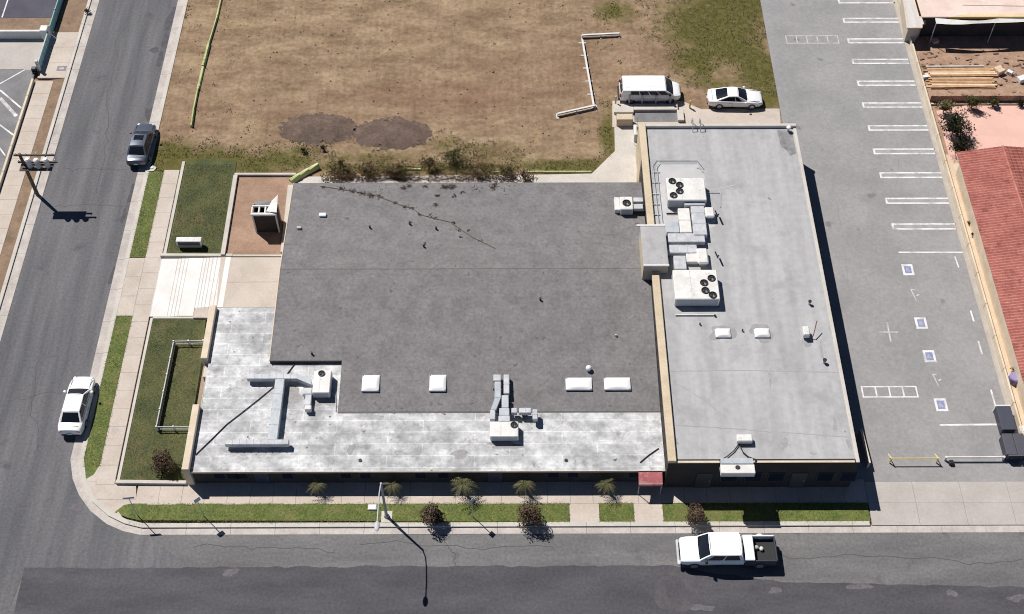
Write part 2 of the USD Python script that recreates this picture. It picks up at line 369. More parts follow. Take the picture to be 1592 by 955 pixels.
def crown(c, rad, n, size, seed, shell=.55, lump=.35):
    """Leaves spread through an uneven crown."""
    r = np.random.default_rng(seed)
    d = r.normal(size=(n, 3)); d /= np.linalg.norm(d, axis=1)[:, None]
    k = 7
    ld = r.normal(size=(k, 3)); ld /= np.linalg.norm(ld, axis=1)[:, None]
    bulge = 1 - lump + lump * 1.6 * np.clip((d @ ld.T), 0, 1).max(1) ** 3
    t = shell + (1 - shell) * r.random(n) ** .6
    pos = np.array(c) + d * (np.array(rad) * (t * bulge)[:, None])
    nrm = d + r.normal(size=(n, 3)) * .7; nrm /= np.linalg.norm(nrm, axis=1)[:, None]
    u = np.cross(nrm, r.normal(size=(n, 3))); u /= np.linalg.norm(u, axis=1)[:, None]
    w = np.cross(nrm, u)
    s = size * r.uniform(.6, 1.4, (n, 1))
    q = np.stack([pos - u * s, pos - w * s * .45, pos + u * s, pos + w * s * .45], 1).reshape(-1, 3)
    i = np.arange(n)[:, None] * 4
    f = np.vstack([i + [0, 1, 2], i + [0, 2, 3]])
    return trimesh.Trimesh(q, f, process=False)


def blob_outline(cx, cy, rx, ry, seed, k=40, amp=.12):
    r = np.random.default_rng(seed); ph = r.uniform(0, 6.28, 5)
    th = np.arange(k) * 2 * math.pi / k
    s = 1 + amp * sum(np.sin((j + 2) * th + ph[j]) / (j + 1.5) for j in range(5))
    return [(cx + rx * s[i] * math.cos(th[i]), cy + ry * s[i] * math.sin(th[i])) for i in range(k)]


# ------------------------------------------------------------------ main lines of the place (metres)
XE = np.median([GX(277, 0), GX(232, 193), GX(163, 479), GX(141, 578), GX(110, 715)])       # east edge of the west street
XKE = np.median([GX(291, 0), GX(247, 193), GX(177, 490), GX(127, 715)])                      # kerb back
XW = np.median([GX(151, 0), GX(87, 240), GX(15, 480)])
XKW = np.median([GX(139, 0), GX(70, 240), GX(0, 471)])
YS = GY(830.3)                                                                               # north edge of the south street
YKS = GY(815.5, .1)
XLOT0 = GX(1181, 0); XLOT1 = np.median([GX(1393, 0), GX(1435, 146), GX(1530, 479)])
NORTH, SOUTH, WEST, EAST = 130.0, -60.0, -130.0, 120.0
Z_WALK, Z_LAWN = .13, .115

# ------------------------------------------------------------------ ground and streets
solo('ground', bx(-700, -700, -.5, 700, 900, -.08), mat('far_ground_look', (.26, .19, .13), (.33, .25, .18), scale=.1, fine=.15), kind='structure')
solo('west_street', bx(XW, YS - .5, -.07, XE + .02, NORTH, 0), ASPH, kind='structure')
corner_r = 5.6
south_poly = unary_union([sbox(WEST, SOUTH, EAST, YS)])
solo('south_street', ext(south_poly, -.07, .004), ASPH_S, kind='structure')
inter = Polygon(GP([(-60, 700), (110, 700), (111, 720), (114, 748), (124, 772), (143, 797), (168, 816), (196, 827), (222, 830.3), (300, 884), (40, 884), (10, 960), (-160, 960)]))
solo('intersection', ext(inter, -.06, .008), ASPH, kind='structure')
rp_ = np.random.default_rng(8)
edge_ = [(x, np.interp(x, (38, 400, 1050, 1120, 1235, 1700), (884, 882, 879, 893, 906, 915)) + rp_.normal(0, .9)) for x in range(38, 1700, 14)]
solo('south_street_repaving', ext(Polygon(GP(edge_ + [(1700, 915), (1800, 1100), (-60, 1100), (20, 960)])), -.05, .013), ASPH_D, kind='structure')
ring = Polygon(blob_outline(*G(1052, 918)[:2], 1.5, 1.55, 4, amp=.1)).difference(Polygon(blob_outline(*G(1050, 915)[:2], .72, .8, 9, amp=.15)))
ROADL = mat('road_scuff_look', (.105, .098, .10), (.075, .07, .078), scale=1.2, fine=.2, lo=.3, hi=.6)
solo('road_scuff', ext(ring, -.03, .017), ROADL, kind='structure')

# gutter + kerb round the block (L shaped with a rounded corner)
def px_line(pts, z=0.0): return [tuple(G(x, y, z)[:2]) for x, y in pts]
out_corner = px_line([(110, 715), (113, 745), (123, 770), (141, 795), (166, 815), (191, 826), (219, 830.3)])
in_corner = px_line([(127, 715), (131, 748), (146, 778), (171, 800), (196, 812), (222, 816)])
gut_out = [(XE, NORTH), (XE, out_corner[0][1])] + out_corner[1:-1] + [(out_corner[-1][0], YS), (EAST, YS)]
gut_in = [(XKE, NORTH), (XKE, in_corner[0][1])] + in_corner[1:-1] + [(in_corner[-1][0], YKS), (EAST, YKS)]
gut = Polygon(gut_out + gut_in[::-1])
kerb_line = LineString(gut_in)
kerb_poly = kerb_line.buffer(.16, cap_style=2, join_style=2)
lot_gap = sbox(GX(1350, 808), YKS - 1, EAST, YKS + 1)
KERB = Thing('kerb', 'pale concrete kerb and gutter round the street corner of the block', 'kerb', kind='structure')
for name, poly, z0, z1, mm in (('gutter', gut.difference(kerb_poly), -.05, .02, CONC_G), ('kerb_stone', kerb_poly.difference(lot_gap), -.05, .135, CONC_L)):
    # cast lengths along the west street, the corner, the south street
    yc, xc = in_corner[0][1], in_corner[-1][0]
    y = yc
    while y < 52:
        s = poly.intersection(sbox(XE - 2, y + .01, XKE + 2, y + 3.03)); y += 3.04
        if s.area > .01: KERB.add(name, ext(s, z0, z1), mm)
    s = poly.intersection(sbox(XE - 2, y + .01, XKE + 2, NORTH)); KERB.add(name, ext(s, z0, z1), mm)
    s = poly.intersection(sbox(XE - 2, YS - 2, xc, yc)); KERB.add(name, ext(s, z0, z1), mm)
    x = xc
    while x < 40:
        s = poly.intersection(sbox(x + .01, YS - 2, x + 3.03, YKS + 2)); x += 3.04
        if not s.is_empty and s.area > .01: KERB.add(name, ext(s, z0, z1), mm)
    s = poly.intersection(sbox(x + .01, YS - 2, EAST, YKS + 2))
    if not s.is_empty: KERB.add(name, ext(s, z0, z1), mm)
# west kerb
KW = Thing('west_kerb', 'pale concrete kerb and gutter on the far west side of the street', 'kerb', kind='structure')
y = -25.0
while y < 60:
    KW.add('gutter', bx(XKW + .16, y + .01, -.05, XW + .02, y + 3.03, .02), CONC_G)
    KW.add('kerb_stone', bx(XKW - .12, y + .01, -.05, XKW + .16, y + 3.03, .13), CONC_L)
    y += 3.04

# ------------------------------------------------------------------ the dry field
fx0, fx1, fy0, fy1 = XKE + .1, XLOT0, GY(300), 75.0
step = .55
gx, gy = np.meshgrid(np.linspace(fx0, fx1, int((fx1 - fx0) / step)), np.linspace(fy0, fy1, int((fy1 - fy0) / step)))
nx_, ny_ = gx.shape[1], gx.shape[0]
fv = np.c_[gx.ravel(), gy.ravel()]
idx = np.arange(nx_ * ny_).reshape(ny_, nx_)
ff = np.vstack([np.c_[idx[:-1, :-1].ravel(), idx[:-1, 1:].ravel(), idx[1:, 1:].ravel()], np.c_[idx[:-1, :-1].ravel(), idx[1:, 1:].ravel(), idx[1:, :-1].ravel()]])
hz = meshkit.fbm(np.c_[fv * .6, np.zeros(len(fv))])
hz = np.asarray(hz).ravel()
fz = .075 + .02 * np.clip(hz, -1, 1)


def blobs(lst):
    a = np.zeros(len(fv))
    for px, py, rx, ry, s in lst:
        c = G(px, py, .08); sx = rx / 18.0; sy = ry / 13.0
        d = ((fv[:, 0] - c[0]) / sx) ** 2 + ((fv[:, 1] - c[1]) / sy) ** 2
        a = np.maximum(a, s * np.exp(-d))
    return a


grassv = blobs([(1110, 40, 100, 65, 1.02), (1150, 5, 95, 45, 1.0), (1140, 75, 60, 40, .95), (1180, 110, 45, 50, 1.0), (1085, 95, 50, 40, .85), (1110, 130, 60, 15, .7), (955, 18, 40, 26, .8), (1190, 150, 40, 25, .95),
                (700, 225, 60, 22, .5), (760, 240, 90, 25, .5), (560, 250, 120, 24, .55), (440, 250, 80, 22, .8), (330, 258, 80, 30, 1.05), (265, 246, 44, 30, 1.1), (400, 256, 70, 20, .85), (880, 258, 110, 12, .9), (948, 215, 20, 60, .8),
                (300, 120, 12, 200, .18), (620, 0, 30, 10, .5), (470, 235, 40, 10, .7), (660, 262, 260, 9, .8), (950, 175, 14, 24, .6), (800, 210, 60, 14, .25), (285, 30, 25, 60, .2)])
rustv = blobs([(700, 150, 200, 30, .9), (590, 150, 160, 24, .55), (880, 110, 120, 60, .55), (760, 110, 120, 30, .5), (980, 90, 70, 40, .5), (450, 170, 120, 24, .4), (1080, 140, 60, 20, .5), (280, 180, 60, 60, .45), (400, 120, 120, 40, .2)])
solo('dry_field', trimesh.Trimesh(np.c_[fv, fz], ff, process=False), FIELD, kind='structure', prim={'grass': grassv, 'rust': rustv})

# mown tracks, soil patches
for (px0, px1, py0, py1, sd, lab) in ((443, 548, 180, 222, 11, 'dark oval patch of bare earth, left of the two in the dry field'), (553, 662, 187, 229, 12, 'dark oval patch of bare earth beside the green-topped shrub')):
    c = G((px0 + px1) / 2, (py0 + py1) / 2, .1)
    rx = (px1 - px0) / 2 / 17.7; ry = (py1 - py0) / 2 / 12.6
    pol = Polygon(blob_outline(c[0], c[1], rx, ry, sd, k=90, amp=.10)).buffer(0)
    rr_ = np.random.default_rng(sd); o_ = np.array(pol.exterior.coords)[:-1]; pol = Polygon(o_ + rr_.normal(0, .09, o_.shape)).buffer(0)
    bits = []
    for k in range(150):
        a_ = rr_.uniform(0, 6.28); q_ = rr_.normal(1.0, .08); s_ = rr_.uniform(.05, .24)
        bits.append(Polygon(blob_outline(c[0] + rx * q_ * math.cos(a_), c[1] + ry * q_ * math.sin(a_), s_ * 1.4, s_, k, k=9, amp=.3)).buffer(0))
    uni = unary_union([pol] + bits); uni = [uni] if isinstance(uni, Polygon) else sorted(uni.geoms, key=lambda q: -q.area)
    pol = Polygon(uni[0].exterior); isl = [ext(q, .05, .112) for q in uni[1:]]
    v, f = _tri(pol, .3)
    dd = np.sqrt(((v[:, 0] - c[0]) / rx) ** 2 + ((v[:, 1] - c[1]) / ry) ** 2)
    z = .10 + .26 * np.clip(1 - dd ** 2, 0, 1) + .03 * np.asarray(meshkit.fbm(np.c_[v * 1.5, np.zeros(len(v))])).ravel() * (dd < .9)
    solo('earth_patch', cat_([trimesh.Trimesh(np.c_[v, z], f, process=False)] + isl), MULCH, lab, 'soil patch', smooth=True)

# ------------------------------------------------------------------ pavements
SW = Thing('west_sidewalk', kind='structure')
sw_top, sw_bot = GY(263, .13), GY(755, .13)
xs0, xs1 = np.median([GX(248, 300, .13), GX(226, 400, .13), GX(206, 489, .13)]), np.median([GX(279, 264, .13), GX(251, 400, .13), GX(235, 495, .13)])
slabs(SW, 'slab', sbox(xs0, GY(752, .13), xs1, sw_top), 'y', 1.55, -.04, Z_WALK, CONC)
# west entry apron between the two grass strips
EN = Thing('entry_walk', kind='structure')
slabs(EN, 'slab', sbox(XKE + .17, GY(489.5, .13), xs0 - .02, GY(399.5, .13)), 'y', 2.1, -.04, Z_WALK - .004, CONC)
# south sidewalk
y_sw0, y_sw1 = GY(783, .13), GY(752, .13)
SS = Thing('south_sidewalk', kind='structure')
x_lot_sw = GX(1350, 783, .13)
slabs(SS, 'slab', sbox(GX(212, 770, .13), y_sw0, x_lot_sw, y_sw1 + .25), 'x', 1.6, -.04, Z_WALK, CONC)
# rounded corner pavement
CP = Thing('corner_pavement', kind='structure')
kin = [p for p in kerb_line.parallel_offset(.17, 'left').coords] if True else None
cp = Polygon(GP([(160, 700), (190, 700), (186, 752), (215, 752), (215, 783), (182, 787), (150, 787), (132, 760), (130, 742), (158, 725)], .13))
strip2 = Polygon([(XKE + .17, GY(490.5, .1)), (xs0 - .02, GY(490.5, .1)), (xs0 - .02, GY(722, .1))] + GP([(152, 728), (146, 738), (134, 745)], .1) + [(XKE + .17, GY(735, .1))]).buffer(0)
cornerfill = Polygon([in_corner[0], in_corner[1], in_corner[2], in_corner[3], in_corner[4]] + GP([(182, 793), (205, 783.5), (211.5, 783.2), (211.5, 752.5), (188, 752.5), (156, 752.5), (157, 722)], .13)).buffer(0).difference(kerb_poly).difference(strip2).difference(sbox(xs0 - .01, GY(752, .13) - .01, xs1 + .01, 60))
solo_cp = cornerfill if isinstance(cornerfill, Polygon) else max(cornerfill.geoms, key=lambda q: q.area)
slabs(CP, 'slab', solo_cp, 'y', 1.5, -.04, Z_WALK - .003, CONC)


def lawn(name, poly, z, m, label, cat='lawn', step=.35, amp=.03, cut=None):
    p = Polygon(poly).buffer(0)
    if cut is not None: p = p.difference(cut)
    if not isinstance(p, Polygon): p = max(p.geoms, key=lambda q: q.area)
    v, f = _tri(p, step)
    zz = z + amp * np.asarray(meshkit.fbm(np.c_[v * 1.7, np.zeros(len(v))])).ravel()
    return solo(name, trimesh.Trimesh(np.c_[v, zz], f, process=False), m, kind='structure', smooth=True)


kcut = kerb_poly.buffer(.01)
lawn('grass_strip', [(XKE + .17, GY(262, .1))] + [(xs0 - .02, GY(268, .1)), (xs0 - .02, GY(399, .1)), (XKE + .17, GY(399, .1))], Z_LAWN, GRASS, '')
lawn('grass_strip', [(XKE + .17, GY(490.5, .1)), (xs0 - .02, GY(490.5, .1)), (xs0 - .02, GY(722, .1))] + GP([(152, 728), (146, 738), (134, 745)], .1) + [(XKE + .17, GY(735, .1))], Z_LAWN, GRASS, '', cut=kcut)
y_g0, y_g1 = YKS + .16, y_sw0 - .02
lawn('grass_strip', GP([(178, 797), (192, 786), (203, 783.4)], .1) + [(GX(885, 784, .1), y_g1), (GX(885, 808, .1), y_g0)] + GP([(216, 809), (198, 805)], .1), Z_LAWN, GRASS, '', cut=kcut)
lawn('grass_strip', [(GX(932, 795, .1), y_g0), (GX(985, 795, .1), y_g0), (GX(985, 795, .1), y_g1), (GX(932, 795, .1), y_g1)], Z_LAWN, GRASS, '')
lawn('grass_strip', [(GX(1031, 795, .1), y_g0), (GX(1350, 795, .1), y_g0), (GX(1350, 795, .1), y_g1), (GX(1031, 795, .1), y_g1)], Z_LAWN, GRASS, '')
for a, b in ((885.5, 931.5), (985.5, 1030.5)):
    t = Thing('path_slab', kind='structure')
    t.add('slab', bx(GX(a, 795, .1), y_g0, -.04, GX(b, 795, .1), y_g1 + .005, Z_WALK - .006), CONC)

# lawns west of the buildings
L1 = GP([(288, 252), (330, 246), (368, 252), (364, 275), (344, 397), (258, 397)], .12)
lawn('north_lawn', L1, .125, LAWN, '')
lawn('south_lawn', GP([(238, 495), (320, 495), (314, 560), (300, 645), (286, 752), (184, 752)], .12), .125, LAWN, '')
LK = Thing('lawn_edging', 'thin pale concrete edging round the west lawns', 'edging', kind='structure')
def strip(pts, w, z0, z1, z=.12): return ext(LineString(GP(pts, z)).buffer(w / 2, cap_style=2, join_style=2), z0, z1)
LK.add('edge', strip([(286, 252), (256, 397)], .24, 0, .2), CONC_L)
LK.add('edge', strip([(250, 398), (362, 398.5)], .24, 0, .30), CONC_L)
LK.add('edge', strip([(236, 495), (183, 752)], .2, 0, .17), CONC_L)
LK.add('edge', strip([(181, 751), (290, 752)], .24, 0, .36), CONC_L)
LK.add('edge', strip([(238, 494), (320, 494)], .2, 0, .172), CONC_L)

# planter bed with soil and its low wall
PB = Thing('planter_bed', 'bare brown soil bed with a pale low wall round the white tower', 'planter', loc=G(400, 340, .12))
pb = Polygon(GP([(366, 273), (456, 273), (441, 397), (346, 397)], .15))
v, f = _tri(pb, .4)
PB.add('soil', trimesh.Trimesh(np.c_[v, .17 + .03 * np.asarray(meshkit.fbm(np.c_[v, np.zeros(len(v))])).ravel()], f, process=False), SOIL, smooth=True)
PB.add('low_wall', strip([(366.5, 273.5), (346.5, 397)], .34, 0, .42, .3), CONC_L)
PB.add('low_wall', strip([(365, 271.5), (460, 271.5)], .2, 0, .40, .3), CONC_L)
PB.add('low_wall', strip([(346, 398), (440, 398)], .16, 0, .27, .2), CONC_L)
PB.add('ledge', strip([(452.5, 288), (441, 392)], .5, 0, .34, .3), CONC_L)

# plaza and broad white steps
PLZ = Thing('plaza', kind='structure')
pl = Polygon(GP([(343, 400), (446, 400), (440, 478), (336, 478)], .35))
slabs(PLZ, 'slab', pl, 'y', 2.3, -.02, .33, CONC)
ST = Thing('entry_steps', 'broad flight of white entrance steps running down to the west sidewalk', 'steps', loc=G(300, 445, .1))
xa, xb = GX(243, 446, .13), GX(353, 440, .3)
risers = [0, .235, .285, .335, .385, .60, .645, .69, .74, .80, .86, .92, 1.0]
for i in range(len(risers) - 1):
    t0, t1 = risers[i], risers[i + 1]
    yb = GY(491, .13) if t0 < .58 else GY(477.5, .25)
    zt = .14 + .2 * (i + 1) / 12
    ST.add('tread', bx(xa + (xb - xa) * t0 + (0.02 if i else 0), yb, -.02, xa + (xb - xa) * t1 - .012, GY(400.5, .2), zt), STEPW)
ST.add('nosing_line', bx(xa - .1, GY(491, .13), -.02, xa - .01, GY(400.5, .2), .136), CONC_L)
lp = Thing('landing_pad', kind='structure')
lp.add('slab', ext(Polygon(GP([(303, 479), (344, 479), (338, 494), (300, 494)], .3)), 0, .3), CONC)

# concrete walk north of the hall and the strip by the tall building
solo('north_walk', ext(Polygon(GP([(452, 275), (835, 272), (920, 270), (956, 235), (955, 190), (990, 190), (990, 295), (452, 295)], .12)), -.02, .125), CONC_L, kind='structure')
solo('dock_pavement', ext(Polygon(GP([(952, 157), (1060, 157), (1090, 170), (1212, 169), (1214, 198), (952, 198)], .12)), -.02, .128), CONC, kind='structure')

# ------------------------------------------------------------------ car park on the right
lot_bot = GY(750.5, .12)
east_wall_x = XLOT1
XB1 = GX(1300, 500, 0)
solo('parking_lot', ext(Polygon([(XLOT0 + .02, 85), (XLOT0 + .02, GY(200)), (XLOT0 + .02, lot_bot), (east_wall_x, lot_bot), (east_wall_x, 85)]), -.05, .10), LOT, kind='structure')
APR = Thing('driveway_apron', kind='structure')
ax0, ax1 = x_lot_sw + .02, east_wall_x + 8
nseg = 6
for i in range(nseg):
    u0, u1 = ax0 + (ax1 - ax0) * i / nseg + .01, ax0 + (ax1 - ax0) * (i + 1) / nseg - .01
    APR.add('slab', bx(u0, y_sw0 + .01, -.04, u1, lot_bot - .015, .108), APRON)
    vv = np.array([[u0, YKS - .10, -.05], [u1, YKS - .10, -.05], [u1, y_sw0, -.05], [u0, y_sw0, -.05], [u0, YKS - .10, .024], [u1, YKS - .10, .024], [u1, y_sw0, .108], [u0, y_sw0, .108]])
    tt = trimesh.convex.convex_hull(vv); APR.add('ramp_slab', tt, APRON)
# lot concrete edge band along the wall
solo('lot_edge_band', bx(east_wall_x - .42, lot_bot + 4, .02, east_wall_x - .02, 80, .106), mat('edge_band_look', (.36, .32, .28), (.42, .38, .33), scale=.8, fine=.12), kind='structure')

WORN = mat('worn_fill_look', (.34, .33, .33), (.28, .272, .272), scale=1.5, fine=.12)
MK = Thing('parking_marking', 'painted stall lines, symbols and boxes on the grey car park', 'marking', kind='structure', loc=(0, 0, 0))
ZM = .106


def flat(poly): return ext(poly, ZM - .004, ZM)


def hairpin(x0, x1, y, h=7.5, wl=.16, closed=True):
    X0, X1 = GX(x0, y, .1), GX(x1, y, .1); Yc = GY(y, .1); d = .26
    ps = [sbox(X0, Yc + d - wl / 2, X1, Yc + d + wl / 2), sbox(X0, Yc - d - wl / 2, X1, Yc - d + wl / 2), sbox(X0, Yc - d, X0 + wl, Yc + d)]
    return unary_union(ps)


for x0, x1, y in ((1303, 1391, 3), (1311, 1397, 33), (1318, 1405, 65), (1325, 1413, 97), (1333, 1423, 131), (1341, 1434, 165), (1350, 1443, 200.5), (1358, 1455, 237), (1368, 1464, 274), (1377, 1475, 314), (1387, 1487, 354)):
    sl_ = MK.add('stall_line', flat(hairpin(x0, x1, y)), PAINT)
    MK.add('worn_fill', ext(sbox(GX(x0, y, .1) + .17, GY(y, .1) - .17, GX(x1, y, .1), GY(y, .1) + .17), ZM - .005, ZM - .0012), WORN, parent=sl_)
for y in (-28, -58, -86):
    xx0 = 785 + (1303 - 785) * (y + 2170) / 2173
    MK.add('stall_line', flat(hairpin(xx0, xx0 + 86, y)), PAINT)
def line(p, q, w): return LineString(GP([p, q], .1)).buffer(w / 2, cap_style=2)
MK.add('stall_line', flat(line((1397, 392.5), (1497, 392.5), .13)), PAINT)
MK.add('stall_line', flat(line((1461, 661), (1556, 660), .15)), PAINT)
for p, q in (((1484.5, 399), (1490.5, 416)), ((1509, 483), (1514, 500)), ((1521, 531), (1527, 551)), ((1540.5, 606), (1556, 661))):
    MK.add('tick_mark', flat(line(p, q, .12)), PAINT)
MK.add('cross_mark', flat(unary_union([line((1367, 516.5), (1396, 516.5), .12), line((1379, 501), (1385, 531), .12)])), PAINT_F)


def ladder(x0, y0, x1, y1, n, w=.09):
    X0, Y0, X1, Y1 = pxbox(x0, y0, x1, y1, .1)
    ps = [sbox(X0, Y0, X1, Y0 + w), sbox(X0, Y1 - w, X1, Y1)]
    for i in range(n + 1):
        xx_ = X0 + (X1 - X0 - w) * i / n
        ps.append(sbox(xx_, Y0, xx_ + w, Y1))
    return unary_union(ps)


MK.add('box_marking', flat(ladder(1222, 56.5, 1304, 69, 5)), PAINT_F)
MK.add('box_marking', flat(ladder(1340, 602, 1427, 620, 4, .11)), PAINT)
for (cx, cy) in ((1411.5, 419.5), (1432, 502.5), (1445, 554), (1463, 629.5)):
    c = G(cx, cy, .1); hw, hh = .44, .55
    b = sbox(c[0] - hw, c[1] - hh, c[0] + hw, c[1] + hh)
    inner = sbox(c[0] - hw + .17, c[1] - hh + .19, c[0] + hw - .17, c[1] + hh - .19)
    sp = MK.add('wheelchair_symbol', flat(b), PAINT)
    MK.add('blue_field', ext(inner, ZM, ZM + .003), BLUE, parent=sp)
    s = .25
    icon = unary_union([Point(-.08, .62).buffer(.13), LineString([(-.05, .48), (0, .05), (.34, .05), (.50, -.42), (.66, -.36)]).buffer(.06),
                        LineString([(-.03, .28), (.30, .24)]).buffer(.05), Point(.04, -.2).buffer(.40).difference(Point(.04, -.2).buffer(.29)).difference(sbox(-.1, .02, 1, .5))])
    from shapely import affinity
    icon = affinity.translate(affinity.scale(icon, s * 1.15, s * 1.15, origin=(0, 0)), c[0] - .05, c[1] - .02)
    MK.add('wheelchair_icon', ext(icon, ZM + .003, ZM + .006), PAINT_F, parent=sp)
for (cx, cy, sd) in ((1420, 458, 3), (1454, 590, 5)):
    ps = [line((cx - 4, cy - 8), (cx + 5, cy + 10), .09), line((cx - 4, cy - 8), (cx + 2, cy - 7), .09), line((cx + 5, cy + 2), (cx + 9, cy), .12)]
    MK.add('worn_arrow', flat(unary_union(ps)), PAINT_F)
# lines of the west lot are with the west side below

# cracks of the lot: sealed seams
CR = mat('crack_look', (.23, .222, .222), (.27, .26, .26), scale=2, fine=.1)
def wiggle(p, q, amp, seed, k=14, z=.1):
    r = np.random.default_rng(seed); a, b = G(*p, z)[:2], G(*q, z)[:2]
    d = (b - a); nrm = np.array([-d[1], d[0]]) / np.linalg.norm(d)
    o = np.cumsum(r.normal(0, amp, k + 1)); o -= np.linspace(o[0], o[-1], k + 1)
    return [tuple(a + d * i / k + nrm * o[i]) for i in range(k + 1)]
CRK = Thing('parking_crack', kind='structure')
for p, q, a, sd in (((1236, 80), (1250, 95), .1, 1), ((1296, 255), (1320, 455), .12, 2), ((1266, 0), (1262, 35), .12, 4), ((1280, 160), (1285, 190), .1, 5), ((1385, 130), (1392, 320), .14, 6), ((1250, 95), (1300, 97), .12, 8)):
    CRK.add('crack', ext(LineString(wiggle(p, q, a, sd)).buffer(.025), ZM - .006, ZM - .0015), CR)
RC = Thing('road_crack', kind='structure')
TAR = mat('tar_look', (.068, .064, .072), (.09, .085, .093), scale=2, fine=.1)
for p, q, a, sd in (((84, 320), (196, 318), .1, 1), ((100, 260), (195, 262), .12, 2), ((60, 560), (70, 800), .14, 3), ((180, 60), (150, 300), .16, 4), ((110, 130), (60, 330), .10, 5), ((20, 620), (150, 600), .1, 6)):
    RC.add('crack', ext(LineString(wiggle(p, q, a, sd, 22)).buffer(.022), -.02, .0035), TAR)
for p, q, a, sd in (((300, 850), (520, 858), .12, 11), ((560, 846), (860, 850), .1, 12), ((1210, 858), (1590, 868), .14, 13), ((700, 832), (708, 878), .08, 14)):
    RC.add('crack', ext(LineString(wiggle(p, q, a, sd, 22)).buffer(.022), -.02, .0085), TAR)
for (x, y, rx, ry, sd) in ((266, 30, .45, 1.5, 1), (258, 64, .35, 1.1, 2), (249, 92, .3, .9, 3), (231, 178, .3, .8, 4), (205, 300, .25, 1.0, 5), (192, 336, .2, .7, 6), (176, 430, .25, 1.1, 7), (240, 78, .5, .3, 10)):
    c = G(x, y, 0); RC.add('tar_stain', ext(Polygon(blob_outline(c[0], c[1], rx, ry, 200 + sd, amp=.3)).buffer(0), -.02, .0025), TAR)
for (x, y, sd) in ((358, 890, 31), (1337, 912, 32), (1480, 922, 33), (1580, 930, 34), (1090, 945, 35), (1205, 918, 36), (118, 790, 37)):
    c = G(x, y, .01); RC.add('pale_scuff', ext(Polygon(blob_outline(c[0], c[1], .35 + .2 * (sd % 3), .25, sd, amp=.35)).buffer(0), -.02, .0155), mat(f'pale_scuff_look_{sd}', (.16, .15, .155), (.105, .098, .105), scale=3, fine=.2, lo=.3, hi=.6))

# ------------------------------------------------------------------ buildings
ZL, ZT = 1.9, 3.55          # low white roof, tall grey roof

# --- the tall grey-roofed building on the right
tx0, tx1 = np.median([GX(1004, 195, ZT), GX(1029, 480, ZT), GX(1046, 716, ZT)]), np.median([GX(1239, 210, ZT), GX(1290, 480, ZT), GX(1335, 705, ZT)])
ty0, ty1 = GY(721, ZT), GY(193, ZT + .25)
COP = .52
TB = Thing('tall_building', 'tall flat grey-roofed building with tan west parapet beside the car park', 'building', loc=((tx0 + tx1) / 2, (ty0 + ty1) / 2, 0))
wx0 = tx0 - COP
TB.add('wall', ext(sbox(wx0, ty0 + .02, tx1, ty1).difference(sbox(wx0 + .3, ty0 + .3, tx1 - .3, ty1 - .3)), -.05, ZT - .02), SHADEW)
rf = TB.add('roof', bx(wx0 + .3, ty0 + .3, ZT - .25, tx1 - .20, ty1 - .3, ZT), GYROOF)
TB.add('west_parapet', bev(wx0 - .03, ty0 - .01, ZT - .018, wx0 + COP, ty1 + .02, ZT + .30, .03), TAN)
TB.add('north_parapet', bev(wx0 + COP + .01, ty1 - .30, ZT - .018, tx1 + .03, ty1 + .02, ZT + .26, .03), CONC_L)
TB.add('east_coping', bev(tx1 - .22, ty0 - .01, ZT - .018, tx1 + .03, ty1 - .31, ZT + .07, .02), CONC_L)
TB.add('south_coping', bev(wx0 + COP + .01, ty0 - .01, ZT - .018, tx1 - .29, ty0 + .16, ZT + .05, .02), TAN2)
# tan wall facing and score lines on the west side
for k, yy in enumerate((215, 250, 285)):
    TB.add('wall_joint', bx(wx0 - .012, GY(yy, 1) - .02, .1, wx0 + .02, GY(yy, 1) + .02, ZT - .03), TAN2)
TB.add('wall_facing', bx(wx0 - .008, GY(290, .1), -.03, wx0 + .01, ty1 - .02, ZT - .03), TAN)
for (px, w, h0, h1) in ((1090, 1.1, .05, 2.15), (1235, 1.1, .05, 2.15)):
    c = GX(px, 752); d_ = TB.add('door', bx(c - w / 2, ty0 - .03, h0, c + w / 2, ty0 + .05, h1), plain(f'door_look_{px}', (.06, .055, .052)))
    TB.add('door_handle', cyl((c + .4, ty0 - .05, 1.0), (c + .4, ty0 - .05, 1.25), .02, 6), METAL, parent=d_)
for px in (1128, 1165, 1200, 1275, 1310):
    c = GX(px, 752); w_ = TB.add('window', bx(c - .6, ty0 - .02, 1.0, c + .6, ty0 + .05, 2.2), CARD)
    TB.add('pane', bx(c - .53, ty0 - .026, 1.07, c + .53, ty0 - .015, 2.13), GLASSD, parent=w_)
# roof membrane seams, patches, stains on that roof
TB.add('roof_coating', ext(Polygon(GP([(1023, 253), (1084, 252), (1096, 275), (1099, 330), (1112, 335), (1113, 352), (1100, 356), (1100, 416), (1046, 420), (1027, 345)], ZT)), ZT - .1, ZT + .004), PADW, parent=rf)
TB.add('roof_stain', ext(Polygon([tuple(G(x, y, ZT)[:2]) for x, y in ((1208, 203), (1231, 203), (1238, 238), (1229, 243), (1222, 233), (1214, 228))]), ZT - .1, ZT + .004), STAIN, parent=rf)
for pts in (((1042, 577), (1160, 576), (1306, 579)), ((1046, 592), (1088, 618), (1130, 650)), ((1048, 661), (1100, 664), (1160, 668), (1200, 672)), ((1216, 672), (1322, 680)), ((1104, 296), (1142, 288))):
    r_ = np.random.default_rng(len(pts))
    TB.add('roof_seam', ext(LineString(GP(pts, ZT)).buffer(.03), ZT - .1, ZT + .008), mat(f'seam_look_{pts[0][1]}', (.30, .295, .30), (.36, .355, .36), scale=3) if pts[0][1] != 296 else PADW, parent=rf)
